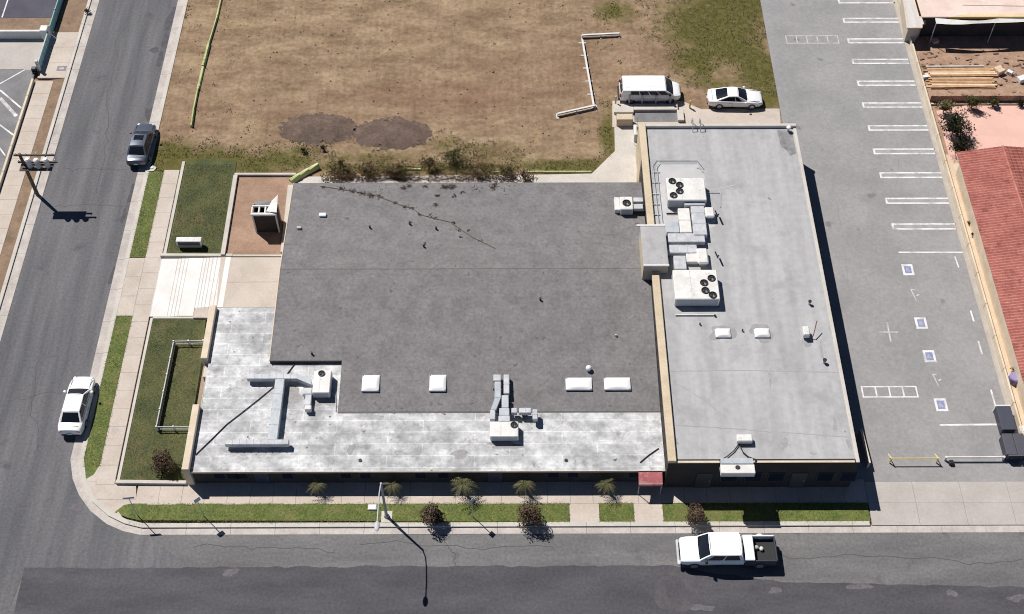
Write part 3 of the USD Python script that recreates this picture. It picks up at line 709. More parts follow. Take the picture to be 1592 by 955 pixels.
for (x, y, rx, ry, sd) in ((1217, 690, .5, .9, 3), (1298, 660, .25, .8, 4), (1277, 545, .22, 1.0, 5), (1213, 505, .18, .6, 6), (1320, 690, .3, .6, 7), (1265, 705, .3, .2, 8), (1197, 590, .15, .9, 9), (1085, 262, .12, .18, 2), (1092, 268, .18, .1, 1)):
    c = G(x, y, ZT); TB.add('roof_stain', ext(Polygon(blob_outline(c[0], c[1], rx * .6, ry * .6, sd, amp=.35)), ZT - .1, ZT + .006), STAIN if sd < 3 else mat(f'faint_stain_look_{sd}', (.28, .275, .28), (.34, .335, .34), scale=2), parent=rf)
# roof ladder rails at the north parapet
for px in (1076, 1088):
    a = G(px, 199, ZT + .2)
    TB.add('ladder_rail', tube([(a[0], ty1 + .1, 0.4), (a[0], ty1 + .1, ZT + .85), (a[0], ty1 - .25, ZT + .9), (a[0] + .05, ty1 - .75, ZT + .01)], .035), METALB)
for k in range(9):
    TB.add('ladder_rung', cyl((GX(1076, 199, ZT + .2), ty1 + .1, .6 + k * .3), (GX(1088, 199, ZT + .2), ty1 + .1, .6 + k * .3), .02, 6), METALB)
# low pinkish screen wall at the southeast corner
sc = Thing('screen_wall', 'short pinkish screen wall at the car park corner of the tall building', 'wall', loc=G(1342, 700, 0))
sc.add('wall', ext(LineString(GP([(1337, 672), (1350, 724)], .4)).buffer(.07, cap_style=2, join_style=2), -.05, .75), mat('screen_wall_look', (.52, .42, .38), (.58, .48, .44), scale=1))
sc.add('coping', ext(LineString(GP([(1337, 672), (1350, 724)], .4)).buffer(.09, cap_style=2, join_style=2), .75, .80), TAN2)

# --- the dark roofed hall and the low white-roofed wing in front
hx1 = wx0 - .02
hx0 = np.median([GX(455, 290, 2.2), GX(432, 480, 2.6), GX(420, 558, 2.25)])
hyN, hyR, hyS = GY(286, 2.1), GY(417, 2.9), GY(640, ZL + .03)
hyC = GY(560, 2.25)                                # cut of the low wing
hxC = np.median([GX(530, 562, 2.2), GX(527, 640, 1.95)])
zN, zR, zS = 2.25, 2.85, ZL + .04
zC = zR + (zS - zR) * (hyR - hyC) / (hyR - hyS)
HL = Thing('hall', 'broad hall with dark gravelly low gabled roof in the middle of the block', 'building', loc=((hx0 + hx1) / 2, (hyN + hyS) / 2, 0))
th = .14
def roofslab(poly, zf):
    v, f = trimesh.creation.triangulate_polygon(Polygon(poly), engine='earcut')
    n = len(v)
    top = np.c_[v, [zf(p) for p in v]]; bot = top - [0, 0, th]
    o = list(range(len(poly)))
    bf = f[:, ::-1] + n
    side = []
    pv = np.array(poly)
    ids = [int(np.argmin(((v - q) ** 2).sum(1))) for q in pv]
    for i in range(len(ids)):
        a, b = ids[i], ids[(i + 1) % len(ids)]
        side += [[a, b + n, b], [a, a + n, b + n]]
    t = trimesh.Trimesh(np.vstack([top, bot]), np.vstack([f, bf, side]), process=False); t.fix_normals(); return t
north = [(hx0, hyR), (hx1, hyR), (hx1, hyN), (hx0, hyN)]
south = [(hx0, hyC), (hxC, hyC), (hxC, hyS), (hx1, hyS), (hx1, hyR - .0), (hx0, hyR - .0)]
zfun = lambda p: zR + (zN - zR) * (p[1] - hyR) / (hyN - hyR) if p[1] >= hyR else zR + (zS - zR) * (hyR - p[1]) / (hyR - hyS)
HL.add('roof_slope', roofslab(north, zfun), DKROOF, label='north slope of the dark roof')
sr = HL.add('roof_slope', roofslab(south, zfun), DKROOF, label='south slope of the dark roof')
HL.add('ridge_seam', bx(hx0 + .02, hyR - .035, zR - .05, hx1 - .02, hyR + .035, zR + .006), RIDGEM)
hw = Polygon([(hx0 + .12, hyC + .1), (hxC + .1, hyC + .1), (hxC + .1, hyS + .2), (hx1 - .02, hyS + .2), (hx1 - .02, hyN - .1), (hx0 + .12, hyN - .1)])
HL.add('wall', ext(hw.difference(hw.buffer(-.25)), -.05, 1.86), STUC)
gab = Polygon([(hyC + .1, 1.87), (hyN - .1, 1.87), (hyN - .1, zN - th - .02), (hyR, zR - th - .02), (hyC + .1, zC - th - .02)])
for xg in (hx0 + .12,):
    e = trimesh.creation.extrude_polygon(gab, .2); e.apply_transform(np.array([[0, 0, 1, xg], [1, 0, 0, 0], [0, 1, 0, 0], [0, 0, 0, 1]], float)); HL.add('gable', e, STUC)
HL.add('edge_flashing', bx(hx0 - .03, hyC, zC - .2, hx0 - .005, hyC + .02, zC), WTRIM)
yy = [hyC, hyR, hyN]
fl = cat_([cyl((hx0 - .03, hyC, zC - .01), (hx0 - .03, hyR, zR - .01), .045, 6), cyl((hx0 - .03, hyR, zR - .01), (hx0 - .03, hyN, zN - .01), .045, 6)])
HL.add('west_drip_edge', fl, TAN2)
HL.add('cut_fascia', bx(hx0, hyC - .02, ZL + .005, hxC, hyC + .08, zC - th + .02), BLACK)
HL.add('south_lap_strip', bx(hxC, hyS - .09, zS - .12, hx1, hyS - .005, zS - .02), RIDGEM)
# small dark scuffs near the south edge
for (x, y, sd) in ((612, 640, 21), (623, 634, 22), (583, 627, 23), (683, 628, 24), (733, 627, 25), (590, 634, 26), (670, 627, 27)):
    c = G(x, y, zfun((0, GY(y, 2.0)))); HL.add('scuff', ext(Polygon(blob_outline(c[0], c[1], .13, .12, sd, amp=.4)), zS - .05, zfun(c[:2]) + .01), RIDGEM, parent=sr)
for (x, y, w, h, nm, mm) in ((501.5, 333, .55, .34, 'white_roof_vent', WHITEP), (465, 354, .34, .22, 'pale_roof_vent', CONC_L), (958, 519, .16, .12, 'pale_roof_vent', CONC_L)):
    c = G(x, y, 2.7)
    HL.add(nm, bev(c[0] - w / 2, c[1] - h / 2, zfun(c[:2]) - .05, c[0] + w / 2, c[1] + h / 2, zfun(c[:2]) + .2, .03), mm)
for (x, y) in ((484, 546), (840, 466), (659, 384), (575, 353), (678, 355), (637, 347)):
    c = G(x, y, 2.7); z = zfun(c[:2]); HL.add('vent_pipe', cyl((c[0], c[1], z - .05), (c[0], c[1], z + .28), .075, 8), BLACK)

# the low wing
LW = Thing('low_wing', 'low L-shaped wing with stained white flat roof along the south sidewalk', 'building', loc=G(650, 690, 0))
lyS = GY(732.5, ZL)
lx0a = np.median([GX(338, 480, ZL), GX(326, 555, ZL)])
lx0b = np.median([GX(318, 560, ZL), GX(313, 632, ZL), GX(301, 728, ZL)])
lyN = GY(477.5, ZL)
lyM0, lyM1 = GY(557, ZL), GY(632, ZL)
lx1 = wx0 - .02
wing = Polygon([(lx0b, lyS), (lx1, lyS), (lx1, hyS - .09), (hxC - .02, hyS - .09), (hxC - .02, hyC - .03), (hx0 - .06, hyC - .03), (hx0 - .06, lyN), (lx0a, lyN), (lx0a, lyM0), (lx0b, lyM0)])
LW.add('roof', ext(wing, ZL - .22, ZL), WHROOF)
wl = wing.buffer(-.12, join_style=2)
LW.add('wall', ext(wl.difference(wl.buffer(-.25, join_style=2)), -.05, ZL - .225), SHADEW)
LW.add('south_edge_trim', bx(lx0b + .02, lyS - .035, ZL - .14, lx1, lyS - .002, ZL + .03), TAN2)
# west parapets: tan tops with shaded inner faces
for (ya, yb, xc) in ((lyN - .05, GY(556, ZL + .4), lx0a), (lyM1, lyS - .04, lx0b)):
    LW.add('west_parapet', bev(xc - .52, yb, .05, xc - .03, ya, ZL + .42, .03), TAN2)
LW.add('west_ledge', bev(lx0b - .35, GY(585, 1.6), .05, lx0b - .03, GY(559, 1.6), 1.6, .03), CONC_L)
LW.add('west_trim', bx(lx0b - .03, lyM1 + .01, ZL - .2, lx0b - .002, GY(586, ZL), ZL + .03), WTRIM)
for i, px in enumerate((345, 365, 380, 410, 450, 540, 570, 655, 690, 770, 860, 890, 985)):
    c = GX(px, 757)
    if i in (3, 9):
        w_ = LW.add('door', bx(c - .5, lyS + .08, .02, c + .5, lyS + .14, 1.62), CARD)
        LW.add('door_handle', cyl((c + .38, lyS + .05, .85), (c + .38, lyS + .05, 1.0), .02, 6), METAL, parent=w_)
    else:
        w_ = LW.add('window', bx(c - .42, lyS + .09, .75, c + .42, lyS + .14, 1.5), CARD)
        LW.add('pane', bx(c - .37, lyS + .082, .80, c + .37, lyS + .095, 1.45), GLASSD, parent=w_)
LW.add('roof_cable', tube([tuple(G(x, y, ZL + .06)) for x, y in ((304, 707), (330, 682), (352, 660), (378, 640), (402, 621), (425, 602), (446, 582), (458, 566))], .035, 5), BLACK)
LW.add('roof_cable', tube([tuple(G(x, y, ZL + .06)) for x, y in ((995, 719), (1008, 708), (1024, 697))], .035, 5), BLACK)

# ------------------------------------------------------------------ equipment on the roofs
def ac_unit(name, label, rect, zt, z0, fans, skid=True, fan_r=.25, group=None):
    X0, Y0, X1, Y1 = pxbox(*rect, zt)
    t = Thing(name, label, 'air conditioner', loc=((X0 + X1) / 2, (Y0 + Y1) / 2, z0), group=group)
    t.add('casing', bev(X0, Y0, z0 + .12, X1, Y1, zt, .05), ACW)
    t.add('side_panel', bx(X0 + .12, Y0 - .012, z0 + .2, X1 - .12, Y0 + .02, zt - .12), ACG)
    t.add('side_panel', bx(X1 - .02, Y0 + .12, z0 + .2, X1 + .012, Y1 - .12, zt - .12), ACG)
    t.add('seam', bx((X0 * .62 + X1 * .38) - .012, Y0 + .05, zt - .02, (X0 * .62 + X1 * .38) + .012, Y1 - .05, zt + .006), ACG)
    if skid:
        for yy_ in (Y0 + .15, Y1 - .15): t.add('skid', bx(X0 + .05, yy_ - .08, z0 - .02, X1 - .05, yy_ + .08, z0 + .12), ACG)
    for (fx, fy) in fans:
        c = G(fx, fy, zt)
        ring_ = trimesh.creation.annulus(fan_r, fan_r + .05, .08, sections=20); ring_.apply_translation([c[0], c[1], zt + .03])
        fp = t.add('fan_ring', ring_, BLACK)
        d = cyl((c[0], c[1], zt), (c[0], c[1], zt + .012), fan_r, 20); t.add('fan_well', d, BLACK, parent=fp)
        bl = []
        for k in range(4):
            b = trimesh.creation.box([fan_r * .82, .11, .012]); b.apply_translation([fan_r * .5, 0, 0]); b.apply_transform(trimesh.transformations.rotation_matrix(.4, [1, 0, 0])); b.apply_transform(trimesh.transformations.rotation_matrix(k * math.pi / 2 + .5, [0, 0, 1])); b.apply_translation([c[0], c[1], zt + .035]); bl.append(b)
        t.add('fan_blades', cat_(bl), FAN, parent=fp)
    return t


a1 = ac_unit('rooftop_unit', 'large white air conditioner with fans on its left, nearer the north parapet', (1037, 277, 1097, 312), ZT + .95, ZT, ((1045, 282), (1056.5, 288), (1056.5, 297.5), (1047, 304)))
a2 = ac_unit('rooftop_unit', 'large white air conditioner with fans on its right, south of the ducts', (1048, 420, 1117, 466), ZT + .95, ZT, ((1106, 433), (1094.5, 440), (1096.5, 452), (1108, 459)))
a3 = ac_unit('rooftop_unit', 'small grey air conditioner with one fan on the dark roof by the tall wall', (964, 306, 984, 326), zfun((0, GY(320, 2.6))) + .8, zfun((0, GY(320, 2.6))), ((974, 316),), fan_r=.28)
for nm, r_ in (('intake_hood', (955.5, 306, 963.5, 326)),):
    X0, Y0, X1, Y1 = pxbox(*r_, 3.0); a3.add(nm, bev(X0, Y0, 2.5, X1, Y1, 2.95), WTRIM)
for yy_ in ((307, 314), (317, 325)):
    X0, Y0, X1, Y1 = pxbox(985, yy_[0], 1001, yy_[1], 3.1); a3.add('duct', bev(X0, Y0, 2.75, X1 - .05, Y1, 3.08), METAL)
a4 = ac_unit('rooftop_unit', 'white air conditioner with one fan tucked in the corner of the low roof', (487, 575, 514, 610), ZL + .78, ZL, ((500, 581),), fan_r=.2)
a5 = ac_unit('rooftop_unit', 'white air conditioner at the foot of the twin ducts on the low roof', (762, 655, 806, 679), ZL + .72, ZL, ((799, 661),), fan_r=.2)


def duct(t, name, rect, zt, zb, m=METAL, parent=None):
    X0, Y0, X1, Y1 = pxbox(*rect, zt)
    return t.add(name, bev(X0, Y0, zb, X1, Y1, zt, .04), m, parent=parent)


def flanges(t, rect, zt, zb, axis, k, parent):
    X0, Y0, X1, Y1 = pxbox(*rect, zt)
    for i in range(1, k + 1):
        if axis == 'x':
            x = X0 + (X1 - X0) * i / (k + 1); t.add('flange', bx(x - .02, Y0 - .02, zb, x + .02, Y1 + .02, zt + .015), ACG, parent=parent)
        else:
            y = Y0 + (Y1 - Y0) * i / (k + 1); t.add('flange', bx(X0 - .02, y - .02, zb, X1 + .02, y + .02, zt + .015), ACG, parent=parent)


D1 = Thing('duct_run', 'grey metal duct run between the two large rooftop units', 'duct', loc=G(1070, 360, ZT))
r_ = (1076, 315, 1097, 366); p_ = duct(D1, 'duct', r_, ZT + .62, ZT + .12); flanges(D1, r_, ZT + .62, ZT + .12, 'y', 2, p_)
D1.add('collar', bev(*[(pxbox(1064, 312, 1096, 320, ZT + .7))[i] for i in (0, 1)], ZT + .2, *[(pxbox(1064, 312, 1096, 320, ZT + .7))[i] for i in (2, 3)], ZT + .7), ACG)
r_ = (1056, 324, 1074, 362); p_ = duct(D1, 'duct', r_, ZT + .50, ZT + .1, WTRIM); flanges(D1, r_, ZT + .5, ZT + .1, 'y', 1, p_)
r_ = (1037, 363, 1096, 377); p_ = duct(D1, 'duct', r_, ZT + .55, ZT + .12); flanges(D1, r_, ZT + .55, ZT + .12, 'x', 3, p_)
r_ = (1036, 345, 1056, 362); p_ = duct(D1, 'duct', r_, ZT + .35, ZT + .05, METALB); flanges(D1, r_, ZT + .35, ZT + .05, 'x', 1, p_)
r_ = (1038, 381, 1084, 394); p_ = duct(D1, 'duct', r_, ZT + .48, ZT + .1); flanges(D1, r_, ZT + .48, ZT + .1, 'x', 2, p_)
r_ = (1048, 398, 1067, 419); p_ = duct(D1, 'duct', r_, ZT + .45, ZT + .1, METAL)
r_ = (1067, 392, 1086, 408); p_ = duct(D1, 'duct', r_, ZT + .42, ZT + .08, WTRIM)
D1.add('pipe', cyl(G(1050, 490, ZT + .08), G(1113, 490, ZT + .08), .05, 6), WTRIM)
D1.add('pipe', cyl(G(1036, 332, ZT + .1), G(1055, 332, ZT + .1), .05, 6), BLACK)
for i, (rect, lab) in enumerate((((1096, 322, 1111, 338), 'square white exhaust hood with a black pipe, north of the two hoods by the ducts'), ((1084, 386, 1101, 410), 'square white exhaust hood just above the southern large rooftop unit'))):
    X0, Y0, X1, Y1 = pxbox(*rect, ZT + .6)
    e = Thing('exhaust_hood', lab, 'exhaust hood', loc=((X0 + X1) / 2, (Y0 + Y1) / 2, ZT))
    pts = [(X0 + .2, Y0 + .2, ZT), (X1 - .2, Y0 + .2, ZT), (X1 - .2, Y1 - .2, ZT), (X0 + .2, Y1 - .2, ZT), (X0 + .1, Y0 + .1, ZT + .35), (X1 - .1, Y0 + .1, ZT + .35), (X1 - .1, Y1 - .1, ZT + .35), (X0 + .1, Y1 - .1, ZT + .35)]
    e.add('base', trimesh.convex.convex_hull(np.array(pts)), ACG)
    e.add('cap', bev(X0, Y0, ZT + .36, X1, Y1, ZT + .62, .1), ACW)
    e.add('pipe', cyl(G(1117, rect[1] + 12, ZT + .2), G(1117, rect[1] + 12, ZT + .75), .07, 8), BLACK)
    e.add('pipe', cyl(G(1112, rect[1] + 6, ZT), G(1112, rect[1] + 6, ZT + .45), .05, 8), BLACK)
PW = Thing('penthouse', 'small box room with grey top and tan face straddling the parapet', 'roof room', loc=G(1018, 380, ZT))
X0, Y0, X1, Y1 = pxbox(999, 352, 1037, 414, ZT + .95)
PW.add('wall', bx(X0 + .03, Y0 + .03, 1.9, X1 - .03, Y1 - .03, ZT + .86), STUC)
PW.add('west_face', bx(X0 - .02, Y0 + .05, 1.9, X0 + .02, Y1 - .05, ZT + .85), TAN)
PW.add('roof', bev(X0 - .05, Y0, ZT + .865, X1, Y1, ZT + .95, .02), GYROOF)
PW.add('edge_trim', bx(X0 - .05, Y0 - .02, ZT + .87, X1 + .02, Y0 + .12, ZT + .985), WTRIM)
PW.add('edge_trim', bx(X0 - .32, Y1 - .02, ZT + .87, X1 + .02, Y1 + .13, ZT + .985), WTRIM)
PR = Thing('pipe_rack', 'pair of thin grey pipes looping round the north rooftop unit', 'pipes', loc=G(1020, 300, ZT))
for o in (0, 6):
    PR.add('pipe', tube([tuple(G(x, y, ZT + .12)) for x, y in ((1024 + o, 345), (1015 + o, 256 + o * .6), (1020 + o, 249 + o * .6), (1084, 249 + o * .6), (1094 - o, 262))], .026, 6), METALB)
for y in (268, 284, 302, 318, 334):
    c = G(1020, y, ZT + .05); PR.add('support', bx(c[0] - .3, c[1] - .04, ZT - .01, c[0] + .3, c[1] + .04, ZT + .09), METALB)

GRIME = mat('grime_look', (.26, .25, .245), (.34, .33, .325), scale=1.6, fine=.2, lo=.3, hi=.7)
for (rect, z, sd, host) in (((1040, 312, 1075, 324), ZT, 301, TB), ((1050, 468, 1128, 480), ZT, 302, TB), ((1106, 505, 1142, 532), ZT, 303, TB), ((1168, 505, 1203, 532), ZT, 304, TB), ((1246, 526, 1262, 540), ZT, 305, TB), ((1146, 690, 1166, 700), ZT, 306, TB),
                            ((484, 612, 520, 632), ZL, 311, LW), ((758, 686, 812, 698), ZL, 312, LW), ((440, 600, 470, 626), ZL, 313, LW), ((350, 695, 400, 704), ZL, 314, LW), ((700, 700, 730, 712), ZL, 315, LW), ((540, 690, 552, 706), ZL, 316, LW)):
    X0, Y0, X1, Y1 = pxbox(*rect, z)
    host.add('grime', ext(Polygon(blob_outline((X0 + X1) / 2, (Y0 + Y1) / 2, (X1 - X0) / 2, (Y1 - Y0) / 2, sd, amp=.3)).buffer(0), z - .1, z + .002), GRIME)
for pts, z, host in ((((1097, 300), (1120, 300), (1120, 322)), ZT, TB), (((514, 600), (522, 600), (522, 640)), ZL, LW)):
    host.add('conduit', tube([tuple(G(x, y, z + .06)) for x, y in pts], .028, 5), METAL)
for (x, y) in ((560, 716), (880, 716)):
    c = G(x, y, ZL); LW.add('roof_drain', cyl((c[0], c[1], ZL - .02), (c[0], c[1], ZL + .05), .13, 10), BLACK)

# skylights
def skylight(label, rect, z, group=None, tall=.28):
    X0, Y0, X1, Y1 = pxbox(*rect, z + tall)
    t = Thing('skylight', label, 'skylight', loc=((X0 + X1) / 2, (Y0 + Y1) / 2, z), group=group)
    t.add('curb', bev(X0 - .03, Y0 - .03, z - .06, X1 + .03, Y1 + .03, z + .12, .02), METAL)
    n = 12
    u, v = np.meshgrid(np.linspace(0, 1, n), np.linspace(0, 1, n))
    zz = z + .12 + (tall - .12) * (np.clip(np.sin(np.pi * u) * np.sin(np.pi * v), 0, 1)) ** .4
    pts = np.c_[(X0 + (X1 - X0) * u).ravel(), (Y0 + (Y1 - Y0) * v).ravel(), zz.ravel()]
    ii = np.arange(n * n).reshape(n, n)
    f = np.vstack([np.c_[ii[:-1, :-1].ravel(), ii[:-1, 1:].ravel(), ii[1:, 1:].ravel()], np.c_[ii[:-1, :-1].ravel(), ii[1:, 1:].ravel(), ii[1:, :-1].ravel()]])
    t.add('dome', trimesh.Trimesh(pts, f, process=False), DOME, smooth=True)
    return t


for rect, lab in (((563, 581, 589, 605), 'square white domed skylight on the dark roof, west of the pair of squares'), ((668, 581, 693, 605), 'square white domed skylight on the dark roof, nearer the twin ducts'),
                  ((880, 586, 920, 604), 'wide white skylight beneath the small vent ball on the dark roof'), ((940, 586, 980, 604), 'wide white skylight nearest the tan parapet on the dark roof')):
    skylight(lab, rect, zfun((0, GY(595, 2.1))))
for rect, lab in (((1113, 510, 1136, 523), 'small white skylight on the grey roof, nearer the large rooftop unit'), ((1174, 510, 1197, 523), 'small white skylight on the grey roof, nearer the mast')):
    skylight(lab, rect, ZT)
vb = Thing('roof_ventilator', 'round white ball ventilator just above a wide skylight', 'ventilator', loc=G(915, 576, 2.15))
b = trimesh.creation.icosphere(2, .22); b.apply_scale([1, 1, .85]); b.apply_translation([0, 0, .30]); vb.add('head', b, WHITEP, world=False, smooth=True)
vb.add('neck', cyl((0, 0, -.1), (0, 0, .2), .13, 12), METAL, world=False)
cb = Thing('roof_ventilator', 'round white cap vent in the northeast roof corner', 'ventilator', loc=G(1226, 200, ZT + .3))
b = trimesh.creation.icosphere(2, .2); b.apply_scale([1, 1, .6]); b.apply_translation([0, 0, .12]); cb.add('head', b, WHITEP, world=False, smooth=True)
cb.add('neck', cyl((0, 0, -.3), (0, 0, .1), .1, 10), METAL, world=False)

# I-shaped duct on the low roof
D2 = Thing('duct_run', 'long I-shaped grey duct lying on the white low roof', 'duct', loc=G(420, 640, ZL))
for rect, ax, k in (((384, 580, 463, 588), 'x', 6), ((422, 588, 437, 683), 'y', 3), ((350, 682, 449, 690), 'x', 8)):
    p_ = duct(D2, 'duct', rect, ZL + .62, ZL + .22, METALB if ax == 'y' else METAL); flanges(D2, rect, ZL + .62, ZL + .22, ax, k, p_)
p_ = D2.add('elbow', ext(Polygon(GP([(460, 580), (484, 590), (484, 598), (460, 588)], ZL + .62)), ZL + .22, ZL + .61), METALB)
D3 = Thing('duct_run', 'short elbow duct hooked beside the corner air conditioner', 'duct', loc=G(478, 615, ZL))
D3.add('duct', bev(*pxbox(470, 601, 486, 613, ZL + .5)[:2], ZL + .1, *pxbox(470, 601, 486, 613, ZL + .5)[2:], ZL + .5, .1), METAL)
D3.add('duct', bev(*pxbox(474, 612, 484, 629, ZL + .45)[:2], ZL + .1, *pxbox(474, 612, 484, 629, ZL + .45)[2:], ZL + .45), METAL)
D3.add('outlet', bev(*pxbox(474, 629, 484, 636, ZL + .5)[:2], ZL + .1, *pxbox(474, 629, 484, 636, ZL + .5)[2:], ZL + .52), WTRIM)
# twin ducts
D4 = Thing('duct_run', 'twin grey ducts climbing from the low roof onto the dark roof', 'duct', loc=G(785, 620, ZL))
zd = ZL + .75
for rect, ax, k in (((769, 593, 779, 619), 'y', 1), ((783, 582, 792, 612), 'y', 1), ((767, 582, 779, 592), 'y', 0), ((780, 614, 791, 634), 'y', 0), ((776, 634, 792, 646), 'x', 0), ((795, 634, 804, 642), 'x', 0), ((807, 634, 826, 642), 'x', 1), ((828, 636, 836, 652), 'y', 1), ((762, 637, 770, 652), 'y', 0), ((775, 646, 793, 656), 'x', 0)):
    p_ = duct(D4, 'duct', rect, zd, zd - .36, METAL if (rect[0] + rect[1]) % 2 else METALB)
    if k: flanges(D4, rect, zd, zd - .36, ax, k, p_)
D4.add('duct', ext(Polygon(GP([(769, 619), (778, 619), (771, 637), (763, 637)], zd)), zd - .34, zd - .01), METALB)
for x, y in ((771, 600), (787, 600), (816, 638), (766, 645)):
    c = G(x, y, zd); D4.add('support', bx(c[0] - .2, c[1] - .03, zfun(c[:2]) - .06 if c[1] > hyS else ZL - .02, c[0] + .2, c[1] + .03, zd - .34), BLACK)

# mast, boxes and projecting sign of the tall roof
MS = Thing('antenna', 'white box antenna with leaning dark mast on the grey roof', 'antenna', loc=G(1255, 525, ZT))
X0, Y0, X1, Y1 = pxbox(1249, 508, 1259, 522, ZT + .6); MS.add('box', bev(X0, Y0, ZT + .15, X1, Y1, ZT + .62, .06), ACW)
MS.add('foot', cyl(((X0 + X1) / 2, (Y0 + Y1) / 2, ZT - .02), ((X0 + X1) / 2, (Y0 + Y1) / 2, ZT + .2), .08, 8), BLACK)
MS.add('mast', tube([tuple(G(1262, 527, ZT)), tuple(G(1265, 520, ZT + .4)), tuple(G(1270, 499, ZT + .9))], .035, 6), mat('mast_look', (.20, .10, .08)))
for (x, y, r_) in ((1281, 564, .1), (1258, 473, .09)):
    c = G(x, y, ZT); s_ = Thing('roof_pipe', 'stubby dark pipe near the east roof edge, ' + ('south of the mast' if y > 500 else 'north of the mast'), 'vent pipe', loc=c)
    s_.add('pipe', cyl((0, 0, -.03), (0, 0, .32), r_, 8), METAL, world=False); s_.add('cap', cyl((0, 0, .32), (0, 0, .38), r_ * 1.5, 8), BLACK, world=False)
for (x, y) in ((1088, 505), (1154, 515), (1111, 492)):
    c = G(x, y, ZT); s_ = Thing('roof_drain', {1088: 'small dark roof fitting left of the small skylights', 1154: 'tiny dark fitting between the two small skylights', 1111: 'tiny dark fitting under the shadow of the southern unit'}[x], 'roof fitting', loc=c)
    s_.add('pipe', cyl((0, 0, -.03), (0, 0, .2), .06, 8), BLACK, world=False); s_.add('flange', cyl((0, 0, -.03), (0, 0, .02), .13, 10), ACG, world=False)
SG = Thing('projecting_sign', 'white box sign projecting over the south wall with a dark round hole', 'sign', loc=G(1148, 727, ZT))
zs = ZT + .45
X0, Y0, X1, Y1 = pxbox(1121, 723, 1174, 737, zs)
SG.add('panel', bev(X0, Y0, zs - .5, X1, Y1, zs, .03), WTRIM)
SG.add('back_beam', bev(X0 + .05, Y1 + .01, zs - .4, X1 - .05, Y1 + .45, zs + .06, .03), METALB)
c = G(1147, 727, zs); SG.add('lamp_hole', cyl((c[0], c[1], zs - .005), (c[0], c[1], zs + .02), .17, 14), BLACK)
for sx in (X0 + .3, X1 - .3): SG.add('bracket', cyl((sx, ty0 + .1, ZT - .4), (sx, Y0 + .4, zs - .45), .05, 6), METAL)
BXs = Thing('cable_box', 'small white box on the roof whose dark cables run to the sign', 'junction box', loc=G(1158, 685, ZT))
X0b, Y0b, X1b, Y1b = pxbox(1146, 676, 1170, 687, ZT + .5)
BXs.add('box', bev(X0b, Y0b, ZT + .1, X1b, Y1b, ZT + .5, .05), ACW)
BXs.add('stand', bx(X0b + .2, Y0b + .1, ZT - .02, X1b - .2, Y1b - .1, ZT + .1), BLACK)
BXs.add('cable', tube([tuple(G(x, y, ZT + .12)) for x, y in ((1149, 690), (1141, 701), (1130, 710), (1119, 716), (1121, 722))], .04, 6), BLACK)
BXs.add('cable', tube([tuple(G(x, y, ZT + .12)) for x, y in ((1149, 690), (1155, 703), (1163, 710), (1176, 715), (1172, 722))], .04, 6), BLACK)

# red awning
AW = Thing('awning', 'faded red canvas awning over the entrance at the junction of the buildings', 'awning', loc=G(1011, 745, 1.5))
X0, Y0, X1, Y1 = pxbox(993, 736, 1030, 752, 1.75)
nn = 9
u = np.linspace(0, 1, nn); zz = 1.88 - .30 * u ** 1.6
prof = np.c_[Y1 + .35 - (Y1 + .35 - Y0) * u, zz]
v = np.vstack([np.c_[np.full(nn, x_), prof] for x_ in np.linspace(X0, X1, 6)])
ii = np.arange(6 * nn).reshape(6, nn)
f = np.vstack([np.c_[ii[:-1, :-1].ravel(), ii[:-1, 1:].ravel(), ii[1:, 1:].ravel()], np.c_[ii[:-1, :-1].ravel(), ii[1:, 1:].ravel(), ii[1:, :-1].ravel()]])
AW.add('canvas', trimesh.Trimesh(v, f, process=False), REDF, smooth=True)
AW.add('valance', bx(X0, Y0 - .01, 1.34, X1, Y0 + .01, 1.585), REDF)
for x_ in (X0 + .05, X1 - .05): AW.add('post', cyl((x_, Y0 + .03, .1), (x_, Y0 + .03, 1.6), .03, 6), METALB)
AW.add('rail', cyl((X0, Y0 + .03, 1.57), (X1, Y0 + .03, 1.57), .025, 6), METALB)

# ------------------------------------------------------------------ vehicles (built facing +x)
def loft(secs, cap=True):
    v = []; k = len(secs[0])
    for s in secs: v += list(s)
    n = len(secs); f = []
    for i in range(n - 1):
        for j in range(k):
            a, b = i * k + j, i * k + (j + 1) % k; f += [[a, b, b + k], [a, b + k, a + k]]
    for base, rev in ((0, 1), ((n - 1) * k, 0)):
        for j in range(1, k - 1):
            t = [base, base + j, base + j + 1]; f.append(t[::-1] if rev else t)
    t = trimesh.Trimesh(np.array(v, float), np.array(f), process=False); t.fix_normals(); return t


def sec(x, w, zb, zs, zt):
    half = [(0, zb), (w * .86, zb), (w * .97, zb + .10), (w, (zb + zs) / 2), (w * .985, zs - .06), (w * .93, zs), (w * .72, zs + (zt - zs) * .62), (w * .38, zt - .008), (0, zt)]
    pts = half + [(-y, z) for y, z in half[-2:0:-1]]
    return [(x, y, z) for y, z in pts]


